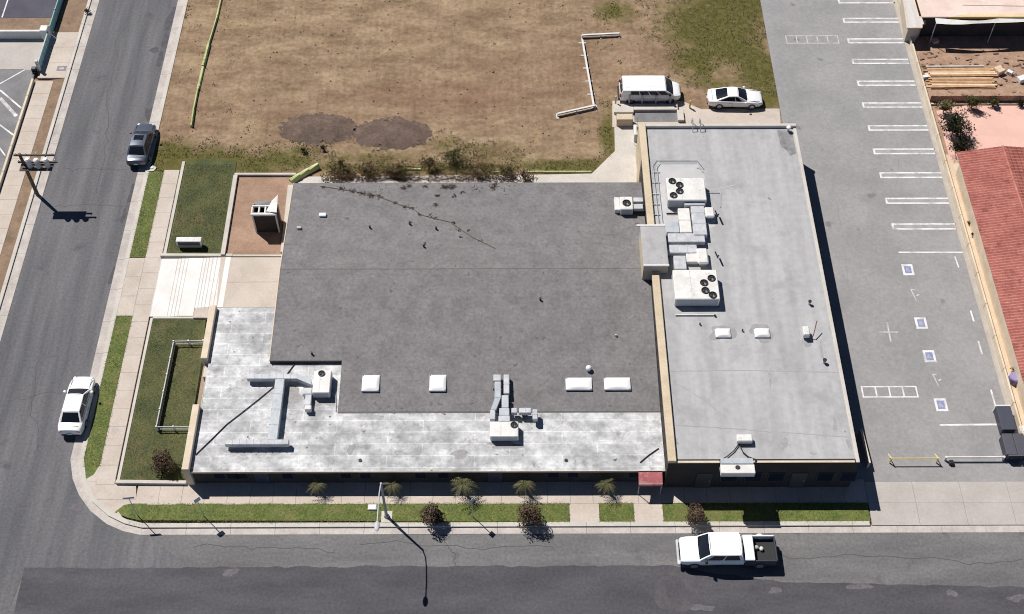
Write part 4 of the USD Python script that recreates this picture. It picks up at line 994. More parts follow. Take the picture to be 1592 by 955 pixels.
def patch(a, b, c, d, bulge=0.0, n=7, u0=0, u1=1, v0=0, v1=1, off=0.0, th=.012):
    """Bulged panel over the corners a b (bottom) d c (top)."""
    a, b, c, d = map(np.array, (a, b, c, d))
    nrm = np.cross(b - a, d - a).astype(float); nrm /= np.linalg.norm(nrm)
    U, V = np.meshgrid(np.linspace(u0, u1, n), np.linspace(v0, v1, n))
    P = (a * ((1 - U) * (1 - V))[..., None] + b * (U * (1 - V))[..., None] + c * (U * V)[..., None] + d * ((1 - U) * V)[..., None])
    P = P + nrm * (bulge * (4 * U * (1 - U)) * .9 + bulge * .3 * (4 * V * (1 - V)) + off)[..., None]
    top = P.reshape(-1, 3); bot = top - nrm * th
    ii = np.arange(n * n).reshape(n, n)
    f = np.vstack([np.c_[ii[:-1, :-1].ravel(), ii[:-1, 1:].ravel(), ii[1:, 1:].ravel()], np.c_[ii[:-1, :-1].ravel(), ii[1:, 1:].ravel(), ii[1:, :-1].ravel()]])
    fs = [f, f[:, ::-1] + n * n]
    e = np.r_[ii[0, :], ii[1:, -1], ii[-1, -2::-1], ii[-2:0:-1, 0]]
    for i in range(len(e)):
        p, q = e[i], e[(i + 1) % len(e)]; fs.append(np.array([[p, p + n * n, q + n * n], [p, q + n * n, q]]))
    return trimesh.Trimesh(np.vstack([top, bot]), np.vstack(fs), process=False)


def wheel(t, x, y, r, w=.22):
    s = 1 if y > 0 else -1
    tp = t.add('wheel', cyl((x, y - w / 2 * s, r), (x, y + w / 2 * s, r), r, 20), TYRE, world=False)
    t.add('rim', cyl((x, y + w / 2 * s, r), (x, y + (w / 2 + .012) * s, r), r * .62, 14), RIM, parent=tp, world=False)


def cabin(t, paint, xbf, xbr, xtf, xtr, zb, zt, wb, wt, front_g=(.06, .94), rear_g=True, side_split=(.05, .48, .52, .95), roof_b=.05):
    A = lambda x, y, z: np.array([x, y, z], float)
    bf, br = [A(xbf, wb, zb), A(xbf, -wb, zb)], [A(xbr, wb, zb), A(xbr, -wb, zb)]
    tf, tr = [A(xtf, wt, zt), A(xtf, -wt, zt)], [A(xtr, wt, zt), A(xtr, -wt, zt)]
    shell = [patch(bf[1], bf[0], tf[0], tf[1], .07), patch(br[0], br[1], tr[1], tr[0], .05), patch(bf[0], br[0], tr[0], tf[0], .02), patch(br[1], bf[1], tf[1], tr[1], .02)]
    t.add('cabin', cat_(shell), paint, world=False, smooth=40)
    t.add('roof', patch(tf[1], tf[0], tr[0], tr[1], roof_b, n=9, th=.02), paint, world=False, smooth=40)
    t.add('windshield', patch(bf[1], bf[0], tf[0], tf[1], .07, u0=.05, u1=.95, v0=.02, v1=.93, off=.012), GLASSD, world=False, smooth=40)
    if rear_g: t.add('rear_window', patch(br[0], br[1], tr[1], tr[0], .05, u0=.08, u1=.92, v0=.08, v1=.9, off=.012), GLASSD, world=False, smooth=40)
    for (b0, b1, t1, t0) in ((bf[0], br[0], tr[0], tf[0]), (br[1], bf[1], tf[1], tr[1])):
        for (u0, u1) in zip(side_split[::2], side_split[1::2]):
            t.add('side_window', patch(b0, b1, t1, t0, .02, u0=u0, u1=u1, v0=.12, v1=.88, off=.01), GLASSD, world=False)


def sedan(name, label, paint, loc, rot, L=4.75, W=1.82, coupe=False, sunroof=False, low=1.0):
    t = Thing(name, label, 'car', loc=loc, rotz=rot)
    k = L / 4.75; w = W / 1.82
    S = [(-2.37, .66, .42, .70, .80), (-2.30, .80, .30, .86, .95), (-1.95, .885, .22, .93, 1.0), (-1.3, .905, .2, .95, .985), (0, .91, .2, .94, .96), (1.0, .91, .2, .90, .96), (1.6, .895, .2, .83, .90), (2.1, .83, .26, .72, .79), (2.28, .72, .34, .62, .69), (2.37, .55, .40, .56, .60)]
    t.add('body', loft([sec(x * k, a * w, zb, zs * low, zt * low) for x, a, zb, zs, zt in S]), paint, world=False, smooth=45)
    zb = .93 * low
    if coupe: cabin(t, paint, .95 * k, -1.75 * k, .12 * k, -.62 * k, zb, 1.28, .80 * w, .60 * w, side_split=(.10, .62, .66, .86))
    else: cabin(t, paint, 1.08 * k, -1.72 * k, .30 * k, -1.05 * k, zb, 1.44, .81 * w, .61 * w)
    for x in (1.42 * k, -1.38 * k):
        for y in (-1, 1): wheel(t, x, y * (.80 * w), .32)
    for y in (-1, 1):
        t.add('mirror', bev(.72 * k, y * .90 * w, .93 * low, .92 * k, y * 1.08 * w, 1.06 * low, .04), paint, world=False)
        h = trimesh.creation.icosphere(1, 1); h.apply_scale([.17, .14, .06]); h.apply_translation([2.14 * k, y * .62 * w, .71 * low]); t.add('headlight', h, LAMPW, world=False, smooth=True)
        t.add('tail_light', bev(-2.36 * k, y * .45 * w, .70 * low, -2.27 * k, y * .76 * w, .82 * low, .02), LAMPR, world=False)
    t.add('bumper', bev(2.22 * k, -.6 * w, .3, 2.40 * k, .6 * w, .48, .06), paint, world=False)
    t.add('bumper', bev(-2.42 * k, -.66 * w, .3, -2.24 * k, .66 * w, .5, .06), BLACK, world=False)
    t.add('licence_plate', bx(-2.435 * k, -.16, .52, -2.385 * k, .16, .66), WHITEP, world=False)
    for y in (-1, 1): t.add('door_seam', bx(-.32 * k, y * .905 * w - .012, .35, -.305 * k, y * .905 * w + .014, .88 * low), BLACK, world=False)
    t.add('hood_seam', cat_([bx(1.12 * k, y * .70 * w - .008, .86 * low, 2.05 * k, y * .70 * w + .008, (.915 if x_ == 0 else .9) * low) for x_, y in ((0, -1), (0, 1))]), BLACK, world=False)
    t.add('trunk_seam', bx(-2.02 * k, -.62 * w, .9 * low, -2.00 * k, .62 * w, .998 * low), BLACK, world=False)
    t.add('grille', bev(2.30 * k, -.4 * w, .50, 2.385 * k, .4 * w, .60, .02), BLACK, world=False)
    for y in (-1, 1):
        for x in (-.5, .5): t.add('door_handle', bev(x * k - .09, y * .905 * w - .02, .78 * low, x * k + .09, y * .905 * w + .025, .82 * low, .008), METAL, world=False)
    t.add('wiper', cat_([cyl((1.06 * k, y, .955 * low), (.80 * k, y + .42, 1.11 * low), .012, 5) for y in (-.55, .05)]), BLACK, world=False)
    if sunroof: t.add('sunroof', bev(-.45 * k, -.40, 1.44, .12 * k, .40, 1.512, .02), GLASSD, world=False)
    return t


H90 = math.pi / 2
sedan('parked_car', 'white sedan parked at the west kerb beside the narrow grass strip', CARW, G(123.5, 636, 0), H90 - .02, L=4.9)
sedan('parked_car', 'dark silver car with black sunroof parked at the kerb above the sidewalk end', CARS, G(222.5, 231, 0), H90 - .03, L=4.7, sunroof=True)
sedan('parked_car', 'low white coupe parked on the grass beside the concrete strip', CARW, G(1141, 159.5, .12), -.02, L=4.8, W=1.8, coupe=True, low=.93)

# van
VN = Thing('passenger_van', 'long white passenger van parked above the loading dock', 'van', loc=G(1009, 150, .11), rotz=-.0)
S = [(-2.66, .80, .40, .92, .94), (-2.6, .93, .30, .99, 1.01), (-2.2, .985, .26, 1.02, 1.04), (0, .99, .24, 1.02, 1.04), (1.5, .99, .24, 1.01, 1.05), (2.0, .97, .26, .95, 1.03), (2.45, .90, .32, .86, .94), (2.63, .76, .40, .76, .82), (2.68, .6, .48, .70, .72)]
VN.add('body', loft([sec(*s_) for s_ in S]), CARW, world=False, smooth=45)
cabin(VN, CARW, 1.95, -2.58, 1.25, -2.42, 1.0, 1.58, .955, .94, side_split=(.18, .36, .38, .56, .58, .76, .78, .95), roof_b=.04)
for x in (1.75, -1.7):
    for y in (-1, 1): wheel(VN, x, y * .86, .36)
for y in (-1, 1):
    VN.add('mirror', bev(1.55, y * .98, 1.1, 1.75, y * 1.2, 1.35, .04), BLACK, world=False)
    VN.add('headlight', bev(2.5, y * .45, .68, 2.64, y * .74, .84, .03), LAMPW, world=False)
    VN.add('tail_light', bev(-2.68, y * .80, .8, -2.56, y * .94, 1.15, .02), LAMPR, world=False)
VN.add('bumper', bev(2.5, -.8, .32, 2.76, .8, .55, .05), BLACK, world=False)
VN.add('bumper', bev(-2.8, -.85, .35, -2.58, .85, .55, .05), BLACK, world=False)
VN.add('roof_rib', cat_([bx(-2.2, y - .02, 1.585, 1.0, y + .02, 1.63) for y in (-.5, 0, .5)]), CARW, world=False)
VN.add('door_seam', bx(-2.60, -.008, 1.0, -2.44, .008, 1.55), CARW, world=False)

# pickup (faces left)
PK = Thing('pickup_truck', 'white pickup with loaded open black bed parked at the south kerb', 'pickup truck', loc=G(1128, 864, 0), rotz=math.pi)
S = [(.35, .96, .45, 1.12, 1.16), (1.2, .97, .42, 1.12, 1.18), (1.9, .97, .42, 1.10, 1.17), (2.7, .96, .42, 1.04, 1.12), (3.05, .92, .45, .98, 1.05), (3.18, .82, .5, .9, .96)]
PK.add('body', loft([sec(-1.02, .96, .45, 1.12, 1.14)] + [sec(*s_) for s_ in S]), CARW, world=False, smooth=45)
cabin(PK, CARW, 1.95, -.98, 1.25, -.72, 1.14, 1.80, .92, .84, side_split=(.14, .5, .54, .92), roof_b=.035)
PK.add('grille', bev(3.12, -.62, .62, 3.23, .62, .92, .03), BLACK, world=False)
PK.add('bumper', bev(3.15, -.93, .42, 3.36, .93, .62, .05), METAL, world=False)
bed0, bed1 = -3.18, -1.08
PK.add('toolbox', bev(-1.72, -.93, .75, -1.06, .93, 1.26, .03), CARW, world=False, label='white cross-bed tool box behind the cab')
PK.add('bed_floor', bx(bed0, -.9, .62, bed1, .9, .70), BLACK, world=False)
for y in (-1, 1): PK.add('bed_side', bev(bed0, y * .86, .45, bed1, y * .96, 1.14, .02), CARD if y > 0 else CARW, world=False)
PK.add('tailgate', bev(bed0 - .06, -.9, .55, bed0 + .03, .9, 1.12, .02), CARD, world=False)
PK.add('rear_bumper', bev(bed0 - .22, -.9, .42, bed0 - .07, .9, .6, .03), CARD, world=False)
for x in (2.25, -2.15):
    for y in (-1, 1): wheel(PK, x, y * .84, .40, .26)
for y in (-1, 1):
    PK.add('mirror', bev(1.45, y * .95, 1.15, 1.62, y * 1.2, 1.42, .04), BLACK, world=False)
    PK.add('headlight', bev(3.0, y * .60, .74, 3.17, y * .86, .92, .03), LAMPW, world=False)
PK.add('dash_paper', bx(1.72, .1, 1.305, 1.80, .38, 1.33), WHITEP, world=False)
def sack(name, lab, px, py, sx, sy, sz, m, seed):
    c = G(px, py, .85); r = np.random.default_rng(seed)
    b = trimesh.creation.icosphere(2, 1.0); b.vertices *= (1 + .25 * (np.asarray(meshkit.fbm(b.vertices * 1.8 + seed)).ravel() - .5))[:, None]
    b.apply_scale([sx, sy, sz]); b.apply_translation([c[0], c[1], .70 + sz * .8])
    return solo(name, b, m, lab, 'sack', smooth=True)
sack('load_sack', 'white sack lying in the pickup bed on its kerb side', 1181, 834, .26, .2, .18, WHITEP, 3)
sack('load_sack', 'reddish brown sack against the tool box in the pickup bed', 1167, 838, .24, .22, .18, mat('brown_sack_look', (.18, .08, .06), (.30, .18, .15), scale=3), 5)
sack('load_sack', 'pale grey sack in the street side of the pickup bed', 1176, 851, .18, .16, .14, mat('grey_sack_look', (.40, .40, .36)), 6)
sack('load_sack', 'small pale sack beside the grey one in the pickup bed', 1184, 853, .14, .17, .14, mat('pale_sack_look', (.6, .58, .52)), 7)

# ------------------------------------------------------------------ street furniture
# wooden utility pole
UP_ = G(58, 302, .1)
UPp = Thing('utility_pole', 'dark wooden utility pole with transformers in the brown strip by the west street', 'utility pole', loc=UP_)
HP = 4.8
UPp.add('pole', cyl((0, 0, -.2), (0, 0, HP), .16, 12, .12), POLE, world=False)
for z, l_ in ((HP - .15, .5), (HP - .95, .4)):
    ca = UPp.add('crossarm', bx(-l_, -.06, z - .07, 2.75, .06, z + .07), POLE, world=False)
    for x in (-.3, .5, 1.3, 2.1, 2.6): UPp.add('insulator', cyl((x, 0, z + .07), (x, 0, z + .25), .05, 8, .03), WHITEP, parent=ca, world=False)
for x, y in ((.62, -.34), (1.32, -.40), (2.05, -.34)):
    tr = UPp.add('transformer', cyl((x, y, HP - 1.15), (x, y, HP - .30), .20, 16), METAL, world=False)
    UPp.add('transformer_lid', cyl((x, y, HP - .30), (x, y, HP - .2), .24, 16, .15), WHITEP, parent=tr, world=False)
UPp.add('platform', bx(-.2, -.72, HP - 1.24, 2.4, .1, HP - 1.16), POLE, world=False)
# street lamp
SLc = G(601, 803, .12)
SL = Thing('street_lamp', 'concrete street lamp with curved arm reaching over the south street', 'street lamp', loc=SLc)
SL.add('pole', cyl((0, 0, 0), (0, 0, 4.7), .11, 12, .07), POLEG, world=False)
SL.add('arm', tube([(0, 0, 4.65), (0.02, -.35, 5.0), (.0, -1.0, 5.22), (0, -1.9, 5.3), (0, -3.2, 5.28)], .045, 8), METALB, world=False)
h = trimesh.creation.icosphere(2, 1); h.apply_scale([.17, .38, .1]); h.apply_translation([0, -3.4, 5.26]); SL.add('lamp_head', h, METAL, world=False, smooth=True)
SL.add('base_slab', bx(-.36, -.45, -.10, .38, .40, .03), CONC_L, world=False)
SL.add('base_plate', cyl((0, 0, .02), (0, 0, .3), .2, 12, .15), POLEG, world=False)
X0, Y0, X1, Y1 = pxbox(572, 784, 586, 793, .15)
MB = Thing('utility_box', 'small cream utility box lid in the south grass strip by the street lamp', 'utility box', loc=((X0 + X1) / 2, (Y0 + Y1) / 2, .1))
MB.add('box', bev(X0, Y0, .0, X1, Y1, .22, .03), CONC_L); MB.add('lid', bev(X0 + .06, Y0 + .05, .215, X1 - .06, Y1 - .05, .245, .01), WHITEP)
mk = Thing('utility_box', 'dark square utility cover in the pale driveway west of the street', 'utility box', loc=G(96, 107, .1))
mk.add('frame', bx(-.42, -.32, .0, .42, .32, .035), plain('cover_frame_look', (.12, .10, .12)), world=False); mk.add('cover', bx(-.2, -.13, .03, .2, .13, .042), CONC_G, world=False)
X0, Y0, X1, Y1 = pxbox(229, 257, 244, 266, .15)
wb = Thing('concrete_pad', 'small broken pale concrete pad in the grass behind the dark silver car', 'concrete pad', loc=((X0 + X1) / 2, (Y0 + Y1) / 2, .1))
wb.add('slab', ext(Polygon(blob_outline((X0 + X1) / 2, (Y0 + Y1) / 2, .36, .30, 4, k=12, amp=.25)), .0, .19), CONC_L)
wb.add('lump', ext(Polygon(blob_outline((X0 + X1) / 2 - .05, (Y0 + Y1) / 2 + .12, .18, .12, 6, k=9, amp=.2)), .18, .24), WTRIM)

def sign_post(label, px, py, h, wid, hgt, m, rot=0.0):
    t = Thing('sign_post', label, 'street sign', loc=G(px, py, .1), rotz=rot)
    t.add('post', cyl((0, 0, -.1), (0, 0, h), .03, 8), METALB, world=False)
    t.add('panel', bev(-wid / 2, -.035, h - hgt, wid / 2, -.01, h + .02, .006), m, world=False)
    t.add('bolt', cyl((0, -.045, h - .1), (0, -.03, h - .1), .02, 6), METAL, world=False)
    return t
sign_post('thin signpost with a narrow plate at the rounded street corner', 214, 802, 2.7, .75, .22, METALB, .1)
sign_post('thin signpost in the south grass strip near the street corner', 317, 803, 2.6, .45, .45, METALB, .7)
sign_post('thin signpost in the south grass strip between two round trees', 735, 804, 2.6, .35, .5, METALB, .9)

# rails round the south lawn
FR = Thing('lawn_railing', 'low grey three-sided railing with pale posts standing in the south lawn', 'railing', loc=G(260, 600, .1))
pts = [(316, 530), (270, 531), (243, 664), (296, 664)]
zr = .62
for i in range(3):
    a, b = G(*pts[i], zr), G(*pts[i + 1], zr)
    n = (2, 5, 2)[i]
    for k in range(n):
        p = a + (b - a) * k / n; q = a + (b - a) * (k + 1) / n
        for hh, rr in ((zr, .045 if i != 1 else .055), (.32, .03)):
            FR.add('rail', cyl((p[0], p[1], hh), (q[0], q[1], hh), rr, 6), METAL if hh > .5 else METALB)
        FR.add('post', bev(p[0] - .055, p[1] - .055, .05, p[0] + .055, p[1] + .055, zr + .12, .015), WHITEP)
    if i == 1:
        d = b - a; d = d / np.linalg.norm(d); nn_ = np.array([-d[1], d[0], 0]) * .06
        v8 = np.array([a + nn_, a - nn_, b - nn_, b + nn_]); lo_, hi_ = v8.copy(), v8.copy(); lo_[:, 2] = zr - .32; hi_[:, 2] = zr - .03
        FR.add('mesh_panel', trimesh.convex.convex_hull(np.vstack([lo_, hi_])), plain('rail_panel_look', (.20, .21, .20), .7))
FR.add('post', bev(*(G(296, 664, zr)[:2] - .05), .05, *(G(296, 664, zr)[:2] + .05), zr + .1), WHITEP)

# white block sign on the north lawn
X0, Y0, X1, Y1 = pxbox(274, 367, 313, 374.5, 1.0)
MN = Thing('monument_sign', 'low white block sign standing on the dark north lawn', 'sign', loc=((X0 + X1) / 2, (Y0 + Y1) / 2, .1))
MN.add('block', bev(X0, Y0, .42, X1, Y1, 1.0, .03), WTRIM); MN.add('plinth', bx(X0 + .1, Y0 + .06, .05, X1 - .1, Y1 - .06, .42), STUC)
MN.add('face_panel', bx(X0 + .12, Y0 - .02, .5, X1 - .12, Y0 + .01, .92), CARD)
# white tower in the planter
TWb = Thing('white_tower', 'squat tower, sides coloured dark as its shadow, with a white slatted top in the brown planter bed', 'tower', loc=G(418, 352, .2))
tw, td, hT = .92, .62, 2.2
TWb.add('side_panel', bx(-tw + .05, -td + .05, -.1, tw - .05, -td + .13, hT - .12), SHADEW, world=False)  # sides coloured near black to lengthen the tower's dark shadow area
TWb.add('side_panel', bx(-tw + .05, td - .13, -.1, tw - .05, td - .05, hT - .12), SHADEW, world=False)
for x in (-tw + .05, tw - .13): TWb.add('side_panel', bx(x, -td + .14, -.1, x + .08, td - .14, hT - .12), SHADEW, world=False)
for x in (-tw, tw):
    for y in (-td, td): TWb.add('column', bev(x - .06, y - .06, -.1, x + .06, y + .06, hT - .11, .02), WTRIM, world=False)
TWb.add('beam', bev(-tw - .1, -td - .12, hT - .1, tw + .1, -td + .1, hT + .1, .02), WTRIM, world=False)
TWb.add('beam', bev(-tw - .1, -td + .75, hT - .1, tw + .1, -td + .9, hT + .1, .02), WTRIM, world=False)
for x in (-tw - .05, -tw * .45, .08, tw * .55): TWb.add('slat', bev(x - .07, -td + .11, hT - .1, x + .07, -td + .74, hT + .08, .02), WTRIM, world=False)
vv = np.array([(-tw - .1, td + .1, hT), (tw - .5, td + .1, hT + .12), (tw - .5, -td + .95, hT + .02), (-tw + .2, -td + .95, hT - .06), (-tw - .1, td + .1, hT - .08), (tw - .5, td + .1, hT + .02), (tw - .5, -td + .95, hT - .08), (-tw + .2, -td + .95, hT - .1)])
TWb.add('shade_panel', trimesh.convex.convex_hull(vv), CARD, world=False, label='dark tilted panel drawn for the shade inside the tower top')  # dark colour stands in for shade inside the open top
vv = np.array([(tw - .75, -td + .2, hT + .11), (tw + .15, -td - .05, hT + .3), (tw + .12, td + .35, hT + .55), (tw - .35, td - .1, hT + .35), (tw - .7, -td + .2, hT + .1), (tw + .15, -td - .05, hT + .2), (tw + .1, td + .3, hT + .45)])
TWb.add('top_fin', trimesh.convex.convex_hull(vv), WTRIM, world=False)

# green screen strip and white barriers on the field
gs = Thing('green_screen', 'long narrow yellow-green mesh screen running across the dry field', 'fence screen', loc=G(310, 100, .1))
mids = [(345, -6), (337, 30), (325, 70), (316, 105), (308, 140), (302, 170), (298, 198)]
ext_m = [(358, -70), (351, -40)] + mids
for i in range(len(ext_m) - 1):
    a, b = G(*ext_m[i], .1), G(*ext_m[i + 1], .1)
    d = (b - a); d /= np.linalg.norm(d); nn_ = np.array([-d[1], d[0], 0]); w_ = .12 + .05 * math.sin(i * 1.7)
    lo_ = [a + nn_ * w_, a - nn_ * w_, b - nn_ * w_, b + nn_ * w_]
    v8 = np.array([p + [0, 0, -.04] for p in lo_] + [p * 1.0 + np.array([0, 0, .24 + .06 * math.sin(i * 2.1)]) for p in (a + nn_ * w_ * .6, a - nn_ * w_ * .6, b - nn_ * w_ * .6, b + nn_ * w_ * .6)])
    gs.add('screen_panel', trimesh.convex.convex_hull(v8), LIME)
    gs.add('stake', cyl((b[0] + .15, b[1], .05), (b[0] + .15, b[1], .62), .025, 6), BARK)
gs2 = Thing('green_screen', 'crumpled pale green mesh screen at the north corner of the planter bed', 'fence screen', loc=G(475, 268, .1))
for i, (p, q) in enumerate((((452, 284), (466, 275)), ((465, 276), (480, 267)), ((479, 268), (495, 259)))):
    a, b = G(*p, .15), G(*q, .15); d = (b - a); d /= np.linalg.norm(d); nn_ = np.array([-d[1], d[0], 0]) * .27
    v8 = np.array([a + nn_, a - nn_, b - nn_, b + nn_, a + nn_ * .5 + [0, 0, .35], a - nn_ * .5 + [0, 0, .3], b - nn_ * .5 + [0, 0, .45], b + nn_ * .5 + [0, 0, .36]])
    gs2.add('screen_panel', trimesh.convex.convex_hull(v8), LIME)
for i, (p, q) in enumerate((((632, 264), (655, 263)), ((764, 268), (792, 269)), ((818, 268), (920, 268)))):
    a, b = G(*p, .12), G(*q, .12)
    e_ = Thing('green_edging', ('short lime-green lawn edging between the dry shrubs', 'lime-green lawn edging behind the thin bare shrub', 'long lime-green edging along the clear part of the north walk')[i], 'edging', loc=(a + b) / 2)
    n = max(1, int(np.linalg.norm(b - a) / 1.3))
    for k in range(n):
        p_, q_ = a + (b - a) * k / n, a + (b - a) * (k + .97) / n
        e_.add('edge_board', bx(p_[0], p_[1] - .05, .05, q_[0], p_[1] + .05, .24), LIME)
for (p, q, lab, n) in (((905, 55), (963, 52), 'white barrier rail at the north of the field, lying crosswise', 2), ((905.5, 63), (923, 164), 'longest white barrier rail running down the middle of the field', 5), ((867, 177), (926, 164), 'white barrier rail pointing towards the left, nearest the buildings', 2)):
    a, b = G(*p, .4), G(*q, .4)
    t = Thing('white_barrier', lab, 'barrier', loc=((a + b) / 2 * [1, 1, 0]))
    d = (b - a) / np.linalg.norm(b - a); nn_ = np.array([-d[1], d[0], 0]) * .08
    base = np.array([a + nn_, a - nn_, b - nn_, b + nn_])
    t.add('rail', trimesh.convex.convex_hull(np.vstack([base + [0, 0, -.08], base * 1.0 + [0, 0, .06]])), WTRIM)
    t.add('lower_rail', cyl((a[0], a[1], .15), (b[0], b[1], .15), .03, 6), WTRIM)
    for k in range(n + 1):
        pp = a + (b - a) * k / n
        t.add('foot', bx(pp[0] - .05 - abs(nn_[0]) * 3.5, pp[1] - .05 - abs(nn_[1]) * 3.5, .05, pp[0] + .05 + abs(nn_[0]) * 3.5, pp[1] + .05 + abs(nn_[1]) * 3.5, .12), METAL)
        t.add('post', bx(pp[0] - .04, pp[1] - .04, .08, pp[0] + .04, pp[1] + .04, .36), WTRIM)

# loading dock
DK = Thing('loading_dock', 'pale concrete loading dock with sunken grey ramp north of the tall building', 'loading dock', loc=G(1010, 180, .1))
X0, Y0, X1, Y1 = pxbox(986, 174, 1053, 189, .2)
DK.add('ramp', bx(X0, Y0, .05, X1, Y1, .15), LOT_W)
DK.add('curb_wall', bev(X0 - .02, Y1, .05, X1 + .1, Y1 + .75, .42, .03), CONC_L)
DK.add('curb_wall', bev(X1, Y0 - .1, .05, X1 + .55, Y1 - .01, .42, .03), CONC_L)
DK.add('curb_wall', bev(X0 - 1.75, Y1 - .3, .05, X0 - .03, Y1 + .75, .42, .03), CONC_L)
x0, y0, x1, y1 = pxbox(959, 178, 984, 187, .9); DK.add('tan_block', bev(x0, y0, .05, x1, y1, .95, .03), TAN)
x0, y0, x1, y1 = pxbox(983, 194, 991, 210, 1.0); DK.add('white_post_wall', bev(x0 + .15, y0, .05, x1, y1, 1.0, .03), WTRIM)
proto = None
for i, (x, y) in enumerate(((957, 160), (978, 160), (998, 160), (1019.5, 160), (1041.5, 160))):
    c = G(x, y, .4)
    lab = 'short pale bollard by the van, ' + ('leftmost of the row', 'second from the left', 'middle of the row', 'second from the right', 'rightmost of the row')[i]
    if proto is None:
        proto = Thing('bollard', lab, 'bollard', loc=c, group='bollards along the loading dock')
        proto.add('post', cyl((0, 0, -.1), (0, 0, .75), .07, 10), CONC_L, world=False)
        b = trimesh.creation.icosphere(1, .075); b.apply_translation([0, 0, .75]); proto.add('cap', b, WHITEP, world=False)
    else: copy_of(proto, 'bollard', lab, 'bollard', c, group='bollards along the loading dock')
c = G(1072, 168, .12); yb = Thing('yellow_bollard', 'short yellow bollard where the concrete strip begins', 'bollard', loc=c)
yb.add('post', cyl((0, 0, -.1), (0, 0, .8), .085, 10), YELLOW, world=False); b = trimesh.creation.icosphere(1, .085); b.apply_translation([0, 0, .8]); yb.add('cap', b, YELLOW, world=False)

# gates of the car park
def gate(label, x0, x1, y, h, m, r, ends=True, plate=False):
    a, b = G(x0, y, h), G(x1, y, h)
    t = Thing('barrier_gate', label, 'gate', loc=((a[0] + b[0]) / 2, a[1], .1))
    t.add('bar', cyl((a[0], a[1], h), (b[0], a[1], h), r, 8), m)
    if plate: t.add('panel', bx(a[0] + .5, a[1] - .03, h - .35, b[0], a[1] + .03, h - .02), m)
    for p in (a, b):
        t.add('post', cyl((p[0], a[1], .05), (p[0], a[1], h + .06), r * 1.2, 8), m)
        if ends: t.add('brace', cyl((p[0], a[1], h), (p[0] - .05, a[1] + .55, h * .55), r * .8, 6), m)
    return t
gate('yellow pipe gate across the car park entrance', 1386, 1459, 713, .72, YELLOW, .045)
g2 = gate('white bar gate with a dark hinge beside the yellow gate', 1471, 1561, 711, .5, WTRIM, .075, ends=False)
c = G(1479, 719, .3); g2.add('hinge_block', bev(c[0] - .16, c[1] - .16, .1, c[0] + .16, c[1] + .16, .4), BLACK)

# dumpsters at the right edge
X0, Y0, X1, Y1 = pxbox(1562, 676, 1596, 709, 1.0)
DM = Thing('dumpster', 'wide dark dumpster with flat grey lids at the car park corner', 'dumpster', loc=((X0 + X1) / 2, (Y0 + Y1) / 2, .1))
DM.add('bin', bev(X0 + .03, Y0 + .03, .15, X1, Y1 - .03, .91, .05), CARD)
xm = (X0 + X1) / 2
for a, b in ((X0, xm - .02), (xm + .02, X1 + .02)): DM.add('lid', bev(a, Y0, .92, b, Y1, 1.0, .03), plain(f'lid_look_{int(abs(a) * 10)}', (.075, .075, .095), .6))
for k in range(5): DM.add('rib', bx(X0 + .15 + k * (X1 - X0 - .3) / 4 - .03, Y0 - .01, .2, X0 + .15 + k * (X1 - X0 - .3) / 4 + .03, Y0 + .04, .88), CARD)
DM.add('handle', cyl((X0 + .1, Y0 - .03, .95), (X1 - .1, Y0 - .03, .95), .02, 6), METAL)
for x in (X0 + .2, X1 - .2): DM.add('caster', cyl((x, Y0 + .2, .18), (x + .06, Y0 + .2, .18), .08, 8), BLACK)
X0, Y0, X1, Y1 = pxbox(1553, 632, 1577, 670, .9)
DM2 = Thing('dumpster', 'narrow dark bin with a white rear edge behind the wide dumpster', 'dumpster', loc=((X0 + X1) / 2, (Y0 + Y1) / 2, .1))
DM2.add('bin', bev(X0 + .08, Y0, .1, X1 - .05, Y1 - .14, .82, .04), CARD); DM2.add('lid', bev(X0 + .05, Y0 - .02, .83, X1 - .02, Y1 - .13, .9, .03), plain('narrow_lid_look', (.05, .055, .08), .6))
DM2.add('rear_edge', bev(X0 + .02, Y1 - .12, .1, X1, Y1, .94, .02), WTRIM)

# ------------------------------------------------------------------ plants
def shrub(name, label, px, py, rad, m, n, size, seed, cat='shrub', zb=.1, h=None, trunk=.05, core=None, group=None):
    c = G(px, py, zb); zc = zb + (h if h else rad[2] * 1.05)
    t = Thing(name, label, cat, loc=(c[0], c[1], zb), group=group)
    r = np.random.default_rng(seed)
    br = [cyl((0, 0, -.1), (0, 0, (zc - zb) * .8), trunk, 7, trunk * .6)]
    for k in range(6):
        a = k * 1.05 + r.uniform(0, .5); br.append(cyl((0, 0, (zc - zb) * .35), (rad[0] * .6 * math.cos(a), rad[1] * .6 * math.sin(a), (zc - zb) + rad[2] * r.uniform(-.1, .5)), trunk * .5, 5, trunk * .2))
    t.add('trunk', cat_(br), BARK, world=False)
    cr = crown((0, 0, zc - zb), rad, n, size, seed, .35, .5) if cat == 'tree' else crown((0, 0, zc - zb), rad, n, size, seed, .12, .65)
    t.add('crown', cr, m, world=False)
    return t


